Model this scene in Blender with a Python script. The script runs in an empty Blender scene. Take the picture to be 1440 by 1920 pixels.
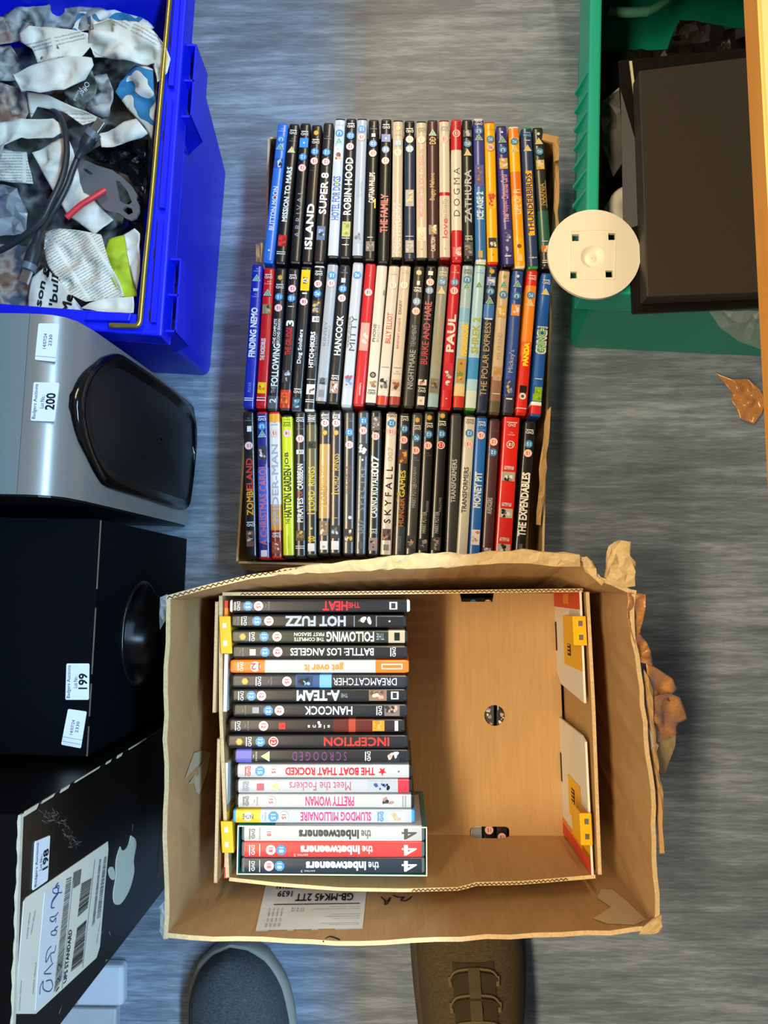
import bpy, bmesh, math, random
from mathutils import Vector, Matrix
from mathutils.geometry import tessellate_polygon, delaunay_2d_cdt
from mathutils.bvhtree import BVHTree

S = bpy.context.scene
COL = S.collection
random.seed(11)

# ------------------------------------------------------------------ camera
FOC, CAMH = 1400.0, 1.11
_d = Vector((25, -140, -1400)).normalized()          # straight down, seen from the camera
_Z = -_d
_Y = Vector((0, 1, 0)); _Y = (_Y - _Z * _Y.dot(_Z)).normalized()
_X = _Y.cross(_Z)
R = Matrix((_X, _Y, _Z))                             # camera -> world
CAMP = Vector((0, 0, CAMH))
cam = bpy.data.cameras.new('camera')
cam.sensor_fit = 'VERTICAL'; cam.sensor_height = 36.0; cam.sensor_width = 27.0
cam.lens = FOC / 1920 * 36.0
cam.clip_start = 0.02
camo = bpy.data.objects.new('camera', cam); COL.objects.link(camo)
camo.matrix_world = Matrix.Translation(CAMP) @ R.to_4x4()
S.camera = camo

# ------------------------------------------------------------------ light
S.view_settings.view_transform = 'Standard'
S.view_settings.look = 'None'
S.view_settings.gamma = 1.0
S.view_settings.use_curve_mapping = False
S.view_settings.exposure = 0.56
w = bpy.data.worlds.new('world'); S.world = w; w.use_nodes = True
w.node_tree.nodes['Background'].inputs[0].default_value = (0.92, 0.95, 1.0, 1)
w.node_tree.nodes['Background'].inputs[1].default_value = 0.13

def area(name, loc, target, sx, sy, energy, color):
    l = bpy.data.lights.new(name, 'AREA'); l.shape = 'RECTANGLE'
    l.size, l.size_y, l.energy, l.color = sx, sy, energy, color
    o = bpy.data.objects.new(name, l); COL.objects.link(o)
    o.location = loc
    d = Vector(target) - Vector(loc)
    z = -d.normalized(); x = Vector((1, 0, 0)); x = (x - z * x.dot(z)).normalized()
    o.matrix_world = Matrix.Translation(loc) @ Matrix((x, z.cross(x), z)).transposed().to_4x4()
    return o
# warm ceiling tube left of the aisle, cool ceiling tube over the table on the right
area('ceiling_lamp_warm', (-0.92, -0.22, 2.55), (0.15, -0.15, 0), 0.25, 2.2, 54, (1.0, 0.80, 0.50))
area('ceiling_lamp_warm', (0.05, 2.05, 2.55), (0.1, 0.3, 0), 0.14, 1.5, 16, (1.0, 0.80, 0.52))
area('ceiling_lamp_cool', (1.02, -0.15, 2.55), (-0.25, -0.15, 0), 0.22, 2.2, 74, (0.42, 0.71, 1.0))

# ------------------------------------------------------------------ helpers
def ray(px, py):
    return R @ Vector(((px - 720) / FOC, (960 - py) / FOC, -1))
def P(px, py, z=0.0):                                # a point of the photograph on the level z
    d = ray(px, py)
    return CAMP + d * ((z - CAMH) / d.z)

def lin(h):
    h = h.lstrip('#')
    c = [int(h[i:i + 2], 16) / 255 for i in (0, 2, 4)]
    return tuple(x / 12.92 if x <= .04045 else ((x + .055) / 1.055) ** 2.4 for x in c) + (1,)

MATS = {}
def new_mat(name, rough=.5, spec=.5):
    m = bpy.data.materials.new(name); m.use_nodes = True
    b = m.node_tree.nodes['Principled BSDF']
    b.inputs['Roughness'].default_value = rough
    b.inputs['Specular IOR Level'].default_value = spec
    return m, m.node_tree, b
def mat(hexc, rough=.5, spec=.5, metal=0.0, coat=0.0, bump=0.0, vary=0.12, scale=60.0):
    key = (hexc, rough, spec, metal, coat, bump)
    if key in MATS: return MATS[key]
    m, nt, b = new_mat('m_' + hexc.lstrip('#') + '_%d' % len(MATS), rough, spec)
    b.inputs['Metallic'].default_value = metal
    b.inputs['Coat Weight'].default_value = coat
    b.inputs['Coat Roughness'].default_value = .12
    n = nt.nodes.new('ShaderNodeTexNoise'); n.inputs['Scale'].default_value = scale; n.inputs['Detail'].default_value = 4
    tc = nt.nodes.new('ShaderNodeTexCoord'); nt.links.new(tc.outputs['Object'], n.inputs['Vector'])
    mx = nt.nodes.new('ShaderNodeMix'); mx.data_type = 'RGBA'
    c = lin(hexc)
    mx.inputs['A'].default_value = tuple(x * (1 - vary) for x in c[:3]) + (1,)
    mx.inputs['B'].default_value = tuple(min(1, x * (1 + vary)) for x in c[:3]) + (1,)
    nt.links.new(n.outputs['Fac'], mx.inputs['Factor'])
    nt.links.new(mx.outputs['Result'], b.inputs['Base Color'])
    if bump:
        bp = nt.nodes.new('ShaderNodeBump'); bp.inputs['Strength'].default_value = bump; bp.inputs['Distance'].default_value = .002
        nt.links.new(n.outputs['Fac'], bp.inputs['Height']); nt.links.new(bp.outputs['Normal'], b.inputs['Normal'])
    MATS[key] = m
    return m

def streak_mat(name, c1, c2, sc, rough=.4, spec=.5, bump=0.0, c3=None, detail=5):
    """two-tone noise stretched by sc, in object space"""
    m, nt, b = new_mat(name, rough, spec)
    tc = nt.nodes.new('ShaderNodeTexCoord'); mp = nt.nodes.new('ShaderNodeMapping')
    mp.inputs['Scale'].default_value = sc
    nt.links.new(tc.outputs['Object'], mp.inputs['Vector'])
    n = nt.nodes.new('ShaderNodeTexNoise'); n.inputs['Scale'].default_value = 1; n.inputs['Detail'].default_value = detail
    n.inputs['Roughness'].default_value = .62
    nt.links.new(mp.outputs['Vector'], n.inputs['Vector'])
    r = nt.nodes.new('ShaderNodeValToRGB')
    r.color_ramp.elements[0].position = .33; r.color_ramp.elements[0].color = lin(c1)
    r.color_ramp.elements[1].position = .68; r.color_ramp.elements[1].color = lin(c2)
    if c3:
        e = r.color_ramp.elements.new(.82); e.color = lin(c3)
    nt.links.new(n.outputs['Fac'], r.inputs['Fac']); nt.links.new(r.outputs['Color'], b.inputs['Base Color'])
    if bump:
        bp = nt.nodes.new('ShaderNodeBump'); bp.inputs['Strength'].default_value = bump; bp.inputs['Distance'].default_value = .001
        nt.links.new(n.outputs['Fac'], bp.inputs['Height']); nt.links.new(bp.outputs['Normal'], b.inputs['Normal'])
    return m

LOC = {}
class MB:
    """collects faces with materials and links them as one mesh object"""
    def __init__(s): s.v = []; s.f = []; s.m = []; s.mats = []; s.sm = []; s.uv = {}
    def mi(s, m):
        if m not in s.mats: s.mats.append(m)
        return s.mats.index(m)
    def add(s, vs, fs, m, smooth=False):
        b = len(s.v); s.v += [Vector(x) for x in vs]; k = s.mi(m)
        for f in fs:
            s.f.append([b + i for i in f]); s.m.append(k); s.sm.append(smooth)
        return b
    def quad(s, a, b, c, d, m): s.add([a, b, c, d], [(0, 1, 2, 3)], m)
    def hexa(s, lo, hi, m):                          # lo, hi: the same number of points, ccw from above
        n = len(lo)
        fs = [tuple(range(n - 1, -1, -1)), tuple(range(n, 2 * n))]
        fs += [(i, (i + 1) % n, n + (i + 1) % n, n + i) for i in range(n)]
        s.add(list(lo) + list(hi), fs, m)
    def box(s, x0, x1, y0, y1, z0, z1, m):
        q = [(x0, y0), (x1, y0), (x1, y1), (x0, y1)]
        s.hexa([(x, y, z0) for x, y in q], [(x, y, z1) for x, y in q], m)
    def prism(s, loops, fmap, t0, t1, m, side=None):
        """polygon with holes, thickened from t0 to t1; fmap(a,b,t) -> point"""
        flat = [p for l in loops for p in l]
        tris = tessellate_polygon([[Vector((p[0], p[1], 0)) for p in l] for l in loops])
        n = len(flat)
        s.add([fmap(p[0], p[1], t1) for p in flat], [tuple(t) for t in tris], m)
        s.add([fmap(p[0], p[1], t0) for p in flat], [tuple(reversed(t)) for t in tris], m)
        o = 0
        for l in loops:
            k = len(l)
            vs = [fmap(p[0], p[1], t0) for p in l] + [fmap(p[0], p[1], t1) for p in l]
            s.add(vs, [(i, (i + 1) % k, k + (i + 1) % k, k + i) for i in range(k)], side or m)
    def tube(s, pts, r, m, n=10, res=6, caps=True):
        pts = catmull([Vector(p) for p in pts], res) if res > 1 else [Vector(p) for p in pts]
        rr = r if callable(r) else (lambda t: r)
        up = Vector((0, 0, 1)); rings = []
        for i, p in enumerate(pts):
            t = (pts[min(i + 1, len(pts) - 1)] - pts[max(i - 1, 0)]).normalized()
            if abs(t.dot(up)) > .98: up = Vector((1, 0, 0))
            a = (up - t * up.dot(t)).normalized(); b = t.cross(a); up = a
            q = rr(i / (len(pts) - 1))
            rings.append([p + (a * math.cos(2 * math.pi * k / n) + b * math.sin(2 * math.pi * k / n)) * q for k in range(n)])
        s.loft(rings, m, closed=True, caps=caps)
    def loft(s, rings, m, closed=True, caps=False, smooth=True):
        n = len(rings[0]); vs = [p for r in rings for p in r]; fs = []
        for i in range(len(rings) - 1):
            for k in range(n if closed else n - 1):
                k2 = (k + 1) % n
                fs.append((i * n + k, i * n + k2, (i + 1) * n + k2, (i + 1) * n + k))
        s.add(vs, fs, m, smooth)
        if caps:
            s.add(rings[0], [tuple(range(n - 1, -1, -1))], m); s.add(rings[-1], [tuple(range(n))], m)
    def lathe(s, prof, fmap, m, n=40):               # prof: (radius, height); fmap(a,b,t)
        rings = [[fmap(r * math.cos(2 * math.pi * k / n), r * math.sin(2 * math.pi * k / n), h) for k in range(n)] for r, h in prof]
        s.loft(rings, m)
    def text(s, t, fmap, m, bold=0.0):               # fmap(a,b) over the unit square of the text's box
        vs, fs = glyphs(t)
        d, e = bold * 1.3 / len(t), bold * 1.2
        n = (fmap(1, 0) - fmap(0, 0)).cross(fmap(0, 1) - fmap(0, 0)).normalized() * 1.4e-5
        for k, (i, j) in enumerate(((d, e), (-d, -e), (d, -e), (-d, e)) if bold > .009 else ((0, 0),)):
            s.add([fmap(a + i, b + j) + n * k for a, b in vs], fs, m)
    def build(s, name, parent=None, recalc=True, bevel=0, seg=2):
        me = bpy.data.meshes.new(name)
        off = LOC.get(parent.name, Vector()) if parent else Vector()
        me.from_pydata([tuple(v - off) for v in s.v], [], s.f)
        for m in s.mats: me.materials.append(m)
        me.polygons.foreach_set('material_index', s.m)
        me.polygons.foreach_set('use_smooth', s.sm)
        if bevel or recalc:
            bm = bmesh.new(); bm.from_mesh(me)
            if recalc == 'weld' or bevel: bmesh.ops.remove_doubles(bm, verts=bm.verts, dist=1e-6)
            if recalc: bmesh.ops.recalc_face_normals(bm, faces=bm.faces)
            if bevel:
                es = [e for e in bm.edges if len(e.link_faces) == 2 and e.calc_face_angle() > .5]
                bmesh.ops.bevel(bm, geom=es, offset=bevel, segments=seg, affect='EDGES', profile=.5)
            bm.to_mesh(me); bm.free()
        me.update()
        o = bpy.data.objects.new(name, me); COL.objects.link(o)
        if parent: o.parent = parent
        LOC[o.name] = off
        return o

def catmull(p, res):
    out = []
    for i in range(len(p) - 1):
        a, b, c, d = p[max(i - 1, 0)], p[i], p[i + 1], p[min(i + 2, len(p) - 1)]
        for k in range(res):
            t = k / res
            out.append(.5 * ((2 * b) + (c - a) * t + (2 * a - 5 * b + 4 * c - d) * t * t + (3 * b - a - 3 * c + d) * t ** 3))
    out.append(p[-1])
    return out

GL = {}
def glyphs(t, bold=0.0):
    if (t, bold) in GL: return GL[(t, bold)]
    cu = bpy.data.curves.new('t', 'FONT'); cu.body = t; cu.resolution_u = 2; cu.offset = bold; cu.fill_mode = 'FRONT'
    o = bpy.data.objects.new('t', cu)
    me = bpy.data.meshes.new_from_object(o)
    vs = [(v.co.x, v.co.y) for v in me.vertices]; fs = [tuple(p.vertices) for p in me.polygons]
    bpy.data.objects.remove(o); bpy.data.curves.remove(cu); bpy.data.meshes.remove(me)
    x0, x1 = min(v[0] for v in vs), max(v[0] for v in vs); y0, y1 = min(v[1] for v in vs), max(v[1] for v in vs)
    vs = [((x - x0) / max(x1 - x0, 1e-6), (y - y0) / max(y1 - y0, 1e-6)) for x, y in vs]
    # keep the faces turned up
    fs = [f if sum(vs[f[i]][0] * vs[f[(i + 1) % len(f)]][1] - vs[f[(i + 1) % len(f)]][0] * vs[f[i]][1] for i in range(len(f))) > 0 else tuple(reversed(f)) for f in fs]
    GL[(t, bold)] = (vs, fs)
    return GL[(t, bold)]

def thing(name, label, cat, loc=(0, 0, 0), rotz=0.0, group=None, local=False):
    o = bpy.data.objects.new(name, None); o.empty_display_size = .02; COL.objects.link(o)
    o.location = loc; o.rotation_euler = (0, 0, rotz)
    o['label'] = label; o['category'] = cat
    if group: o['group'] = group
    LOC[o.name] = Vector() if local else Vector(loc)
    return o
def tag(o, label, cat, group=None):
    o['label'] = label; o['category'] = cat
    if group: o['group'] = group
    return o
def recenter(o):                                     # puts a one-mesh thing's origin at its base
    me = o.data; n = len(me.vertices)
    c = sum((v.co for v in me.vertices), Vector()) / n; c.z = min(v.co.z for v in me.vertices)
    me.transform(Matrix.Translation(-c)); o.location = c
    return o

class Plane:
    """a flat surface of a thing; px() carries a place seen in the photograph onto it"""
    def __init__(s, o, ex, n):
        s.o = Vector(o); s.n = Vector(n).normalized()
        ex = Vector(ex); s.ex = (ex - s.n * ex.dot(s.n)).normalized(); s.ey = s.n.cross(s.ex)
    def hit(s, px, py):
        d = ray(px, py); return CAMP + d * ((s.o - CAMP).dot(s.n) / d.dot(s.n))
    def px(s, px, py):
        q = s.hit(px, py) - s.o; return (q.dot(s.ex), q.dot(s.ey))
    def at(s, a, b, t=0.0): return s.o + s.ex * a + s.ey * b + s.n * t
def quadmap(pl, q, t):
    """unit square -> the four plane points q (bl, br, tr, tl), lifted by t"""
    q = [Vector(x).to_2d() for x in q]
    def f(a, b):
        p = (q[0] * (1 - a) + q[1] * a) * (1 - b) + (q[3] * (1 - a) + q[2] * a) * b
        return pl.at(p.x, p.y, t)
    return f
def sub(f, a0, b0, a1, b1): return lambda a, b: f(a0 + (a1 - a0) * a, b0 + (b1 - b0) * b)
def rect(mb, f, a0, b0, a1, b1, m):
    mb.quad(f(a0, b0), f(a1, b0), f(a1, b1), f(a0, b1), m)
def circ(cx, cy, rx, ry=None, n=24):
    ry = ry or rx
    return [(cx + rx * math.cos(2 * math.pi * k / n), cy + ry * math.sin(2 * math.pi * k / n)) for k in range(n)]
def pip(x, y, poly):
    c = False
    for i in range(len(poly)):
        (x0, y0), (x1, y1) = poly[i - 1][:2], poly[i][:2]
        if (y0 > y) != (y1 > y) and x < (x1 - x0) * (y - y0) / (y1 - y0) + x0: c = not c
    return c

def crumple(name, outline, m, amp=.006, n=30, seed=1, parent=None, thick=.0005, ang=0.0, smooth=False, sub_div=1, sp=40, dz=0.0, round_=0.0):
    """creased sheet: outline of (px, py, z); facets between random creases"""
    rnd = random.Random(seed); outline = [(p[0], p[1], p[2] + dz) for p in outline]
    xs = [p[0] for p in outline]; ys = [p[1] for p in outline]
    edge = []
    for i, p in enumerate(outline):
        q = outline[(i + 1) % len(outline)]
        L = math.hypot(q[0] - p[0], q[1] - p[1]); k = max(1, int(L / 22))
        for j in range(k):
            t = j / k
            jx, jy = (rnd.uniform(-2, 2), rnd.uniform(-2, 2)) if j else (0, 0)
            edge.append((p[0] + (q[0] - p[0]) * t + jx, p[1] + (q[1] - p[1]) * t + jy, p[2] + (q[2] - p[2]) * t))
    pts = list(edge); tries = 0
    while len(pts) < len(edge) + n and tries < 4000:
        tries += 1
        x, y = rnd.uniform(min(xs), max(xs)), rnd.uniform(min(ys), max(ys))
        if not pip(x, y, edge): continue
        if min((x - p[0]) ** 2 + (y - p[1]) ** 2 for p in pts) < sp: continue
        ws = [1 / ((x - p[0]) ** 2 + (y - p[1]) ** 2 + 4) for p in edge]
        z = sum(a * p[2] for a, p in zip(ws, edge)) / sum(ws) + rnd.uniform(-amp, amp)
        pts.append((x, y, z))
    ne = len(edge)
    r = delaunay_2d_cdt([Vector((p[0], p[1])) for p in pts], [(i, (i + 1) % ne) for i in range(ne)], [], 1, 1e-4)
    vs2, fs = r[0], r[2]; orig = r[3]
    zs = [pts[o[0]][2] if o else outline[0][2] for o in orig]
    bm = bmesh.new(); uvl = bm.loops.layers.uv.new('UVMap')
    bv = [bm.verts.new(P(v.x, v.y, z)) for v, z in zip(vs2, zs)]
    W = max(max(xs) - min(xs), max(ys) - min(ys)); ca, sa = math.cos(ang), math.sin(ang)
    for f in fs:
        try: fc = bm.faces.new([bv[i] for i in f])
        except ValueError: continue
        for l, i in zip(fc.loops, f):
            a, b = (vs2[i].x - xs[0]) / 100, -(vs2[i].y - ys[0]) / 100
            l[uvl].uv = (a * ca - b * sa, a * sa + b * ca)
        fc.smooth = smooth
    bmesh.ops.recalc_face_normals(bm, faces=bm.faces)
    if bm.faces and sum(f.normal.z for f in bm.faces) < 0: bmesh.ops.reverse_faces(bm, faces=bm.faces)
    if sub_div:
        bmesh.ops.subdivide_edges(bm, edges=bm.edges, cuts=3 if round_ else sub_div, use_grid_fill=True, smooth=round_)
        if round_:
            for f in bm.faces: f.smooth = True
        for v in bm.verts: v.co.z += rnd.uniform(-1, 1) * amp * (.02 if round_ else .10)
    bmesh.ops.solidify(bm, geom=bm.faces[:], thickness=thick)
    me = bpy.data.meshes.new(name)
    off = LOC.get(parent.name, Vector()) if parent else Vector()
    bm.transform(Matrix.Translation(-off)); bm.to_mesh(me); bm.free()
    me.materials.append(m)
    o = bpy.data.objects.new(name, me); COL.objects.link(o)
    if parent: o.parent = parent
    LOC[o.name] = off
    return o

def solid(mb, grid, thick, m, edge=None, inward=None):
    """grid of points [i][j] thickened along its normals"""
    nu, nv = len(grid), len(grid[0])
    nor = []
    for i in range(nu):
        row = []
        for j in range(nv):
            du = grid[min(i + 1, nu - 1)][j] - grid[max(i - 1, 0)][j]
            dv = grid[i][min(j + 1, nv - 1)] - grid[i][max(j - 1, 0)]
            k = du.cross(dv).normalized()
            if inward is not None and k.dot(inward) < 0: k = -k
            row.append(k)
        nor.append(row)
    A = [p for r in grid for p in r]
    B = [grid[i][j] + nor[i][j] * thick for i in range(nu) for j in range(nv)]
    fs = [(i * nv + j, (i + 1) * nv + j, (i + 1) * nv + j + 1, i * nv + j + 1) for i in range(nu - 1) for j in range(nv - 1)]
    mb.add(A, fs, m); mb.add(B, [tuple(reversed(f)) for f in fs], m)
    loop = [(i, 0) for i in range(nu)] + [(nu - 1, j) for j in range(1, nv)] + [(i, nv - 1) for i in range(nu - 2, -1, -1)] + [(0, j) for j in range(nv - 2, 0, -1)]
    k = len(loop)
    vs = [A[i * nv + j] for i, j in loop] + [B[i * nv + j] for i, j in loop]
    mb.add(vs, [(i, (i + 1) % k, k + (i + 1) % k, k + i) for i in range(k)], edge or m)
def polyline(pts, n):
    """n+1 points spread evenly along a polyline"""
    L = [0]
    for a, b in zip(pts, pts[1:]): L.append(L[-1] + (b - a).length)
    out = []
    for k in range(n + 1):
        d = L[-1] * k / n; i = 0
        while i < len(pts) - 2 and L[i + 1] < d: i += 1
        t = (d - L[i]) / max(L[i + 1] - L[i], 1e-9)
        out.append(pts[i].lerp(pts[i + 1], min(max(t, 0), 1)))
    return out

# ------------------------------------------------------------------ shared materials
CARD = streak_mat('cardboard', '#b48e60', '#be9767', (260, 14, 14), .75, .2, .10)
CARD2 = streak_mat('cardboard_inside', '#b9915f', '#c39a66', (9, 180, 9), .72, .25, .08)
CARD_EDGE = mat('#d2b488', .85, .2, bump=.4, vary=.3, scale=300)
CARD_DARK = mat('#3a2b1b', .9, .1)
TORN = mat('#c9ad7f', .85, .2, bump=.5, vary=.25, scale=160)
BLACKP = mat('#15171b', .38, .5, vary=.3)
STICK = mat('#e6eaf0', .55, .3, vary=.03)
INK = mat('#15161a', .6, .3)
INK2 = mat('#7b7a78', .7, .2)
PAPER_W = mat('#e4e2dc', .6, .3, vary=.05)
def tape_mat():
    m, nt, b = new_mat('packing_tape', .16, .6)
    n = nt.nodes.new('ShaderNodeTexNoise'); n.inputs['Scale'].default_value = 35
    r = nt.nodes.new('ShaderNodeValToRGB')
    r.color_ramp.elements[0].position = .35; r.color_ramp.elements[0].color = lin('#b0763f')
    r.color_ramp.elements[1].position = .7; r.color_ramp.elements[1].color = lin('#c79260')
    nt.links.new(n.outputs['Fac'], r.inputs['Fac']); nt.links.new(r.outputs['Color'], b.inputs['Base Color'])
    return m
TAPE = tape_mat()
def clear_mat():
    m, nt, b = new_mat('clear_film', .12, .6)
    b.inputs['Base Color'].default_value = (.75, .78, .78, 1); b.inputs['Alpha'].default_value = .28
    return m
CLEAR = clear_mat()

# ------------------------------------------------------------------ floor
def floor_mat():
    m, nt, b = new_mat('blue_vinyl', .38, .45)
    tc = nt.nodes.new('ShaderNodeTexCoord')
    def noise(sx, sy, det, rough=.6):
        mp = nt.nodes.new('ShaderNodeMapping'); mp.inputs['Scale'].default_value = (sx, sy, 1)
        nt.links.new(tc.outputs['Object'], mp.inputs['Vector'])
        n = nt.nodes.new('ShaderNodeTexNoise'); n.inputs['Scale'].default_value = 1; n.inputs['Detail'].default_value = det
        n.inputs['Roughness'].default_value = rough; nt.links.new(mp.outputs['Vector'], n.inputs['Vector'])
        return n
    a, c, d = noise(7, 75, 7, .75), noise(3, 9, 3), noise(45, 420, 3)
    ad = nt.nodes.new('ShaderNodeMath'); ad.operation = 'ADD'
    s2 = nt.nodes.new('ShaderNodeMath'); s2.operation = 'MULTIPLY'; s2.inputs[1].default_value = .6
    nt.links.new(c.outputs['Fac'], s2.inputs[0]); nt.links.new(a.outputs['Fac'], ad.inputs[0]); nt.links.new(s2.outputs[0], ad.inputs[1])
    s3 = nt.nodes.new('ShaderNodeMath'); s3.operation = 'MULTIPLY_ADD'; s3.inputs[1].default_value = .35
    nt.links.new(d.outputs['Fac'], s3.inputs[0]); nt.links.new(ad.outputs[0], s3.inputs[2])
    r = nt.nodes.new('ShaderNodeValToRGB'); els = r.color_ramp.elements
    els[0].position = .62; els[0].color = lin('#5e6875')
    els[1].position = 1.28 / 1.28 if False else .95; els[1].color = lin('#98a4b6')
    e = els.new(.78); e.color = lin('#74808f')
    mr = nt.nodes.new('ShaderNodeMapRange'); mr.inputs['From Min'].default_value = .45; mr.inputs['From Max'].default_value = 1.5
    mr.inputs['To Min'].default_value = .3; mr.inputs['To Max'].default_value = 1.25
    nt.links.new(s3.outputs[0], mr.inputs['Value']); nt.links.new(mr.outputs[0], r.inputs['Fac'])
    # faint joints between vinyl strips
    sp = nt.nodes.new('ShaderNodeSeparateXYZ'); nt.links.new(tc.outputs['Object'], sp.inputs[0])
    fr = nt.nodes.new('ShaderNodeMath'); fr.operation = 'PINGPONG'; fr.inputs[1].default_value = .076
    nt.links.new(sp.outputs['Y'], fr.inputs[0])
    lt = nt.nodes.new('ShaderNodeMath'); lt.operation = 'LESS_THAN'; lt.inputs[1].default_value = .0006
    nt.links.new(fr.outputs[0], lt.inputs[0])
    ml = nt.nodes.new('ShaderNodeMath'); ml.operation = 'MULTIPLY'; ml.inputs[1].default_value = .28; nt.links.new(lt.outputs[0], ml.inputs[0])
    mx = nt.nodes.new('ShaderNodeMix'); mx.data_type = 'RGBA'; mx.inputs['B'].default_value = lin('#3c444e')
    nt.links.new(ml.outputs[0], mx.inputs['Factor']); nt.links.new(r.outputs['Color'], mx.inputs['A'])
    nt.links.new(mx.outputs['Result'], b.inputs['Base Color'])
    bp = nt.nodes.new('ShaderNodeBump'); bp.inputs['Strength'].default_value = .12; bp.inputs['Distance'].default_value = .001
    nt.links.new(a.outputs['Fac'], bp.inputs['Height']); nt.links.new(bp.outputs['Normal'], b.inputs['Normal'])
    return m
mb = MB(); mb.box(-2.2, 2.2, -2.2, 2.2, -.02, 0, floor_mat())
fl = mb.build('floor'); fl['kind'] = 'structure'

# ------------------------------------------------------------------ DVD cases
K = {'k': '#17181a', 'K': '#33353a', 'w': '#dddbd7', 'c': '#dcd2c4', 'r': '#c01a22', 'R': '#d8303a', 'b': '#2a63b4', 'B': '#1a2a80',
     'n': '#26304f', 'y': '#f2b90c', 'o': '#ee7a22', 'g': '#3f9a62', 'G': '#7fae2a', 's': '#b4b8be', 'm': '#4b2c2e', 't': '#b48a55',
     'l': '#7fb6df', 'p': '#d03a78', 'v': '#8a8f98', 'd': '#c9a24e', 'q': '#4a8fc4', 'k2': '#222222', 'f': '#c99a80', 'h': '#6b625c', 'e': '#1d4c50',
     'i': '#8a3a6a', 'x': '#5a5335', 'z': '#c8d418', 'u': '#4a50a8', 'a': '#9fc4de'}
def kc(c): return c if c.startswith('#') else K[c]
def gloss(c): return mat(kc(c), .24, .5, coat=.25, vary=.05)
def ink(c): return mat(kc(c), .22, .5, coat=.3, vary=.04)
THK, HT = .0136, .139
FLAT = .0058
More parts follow.
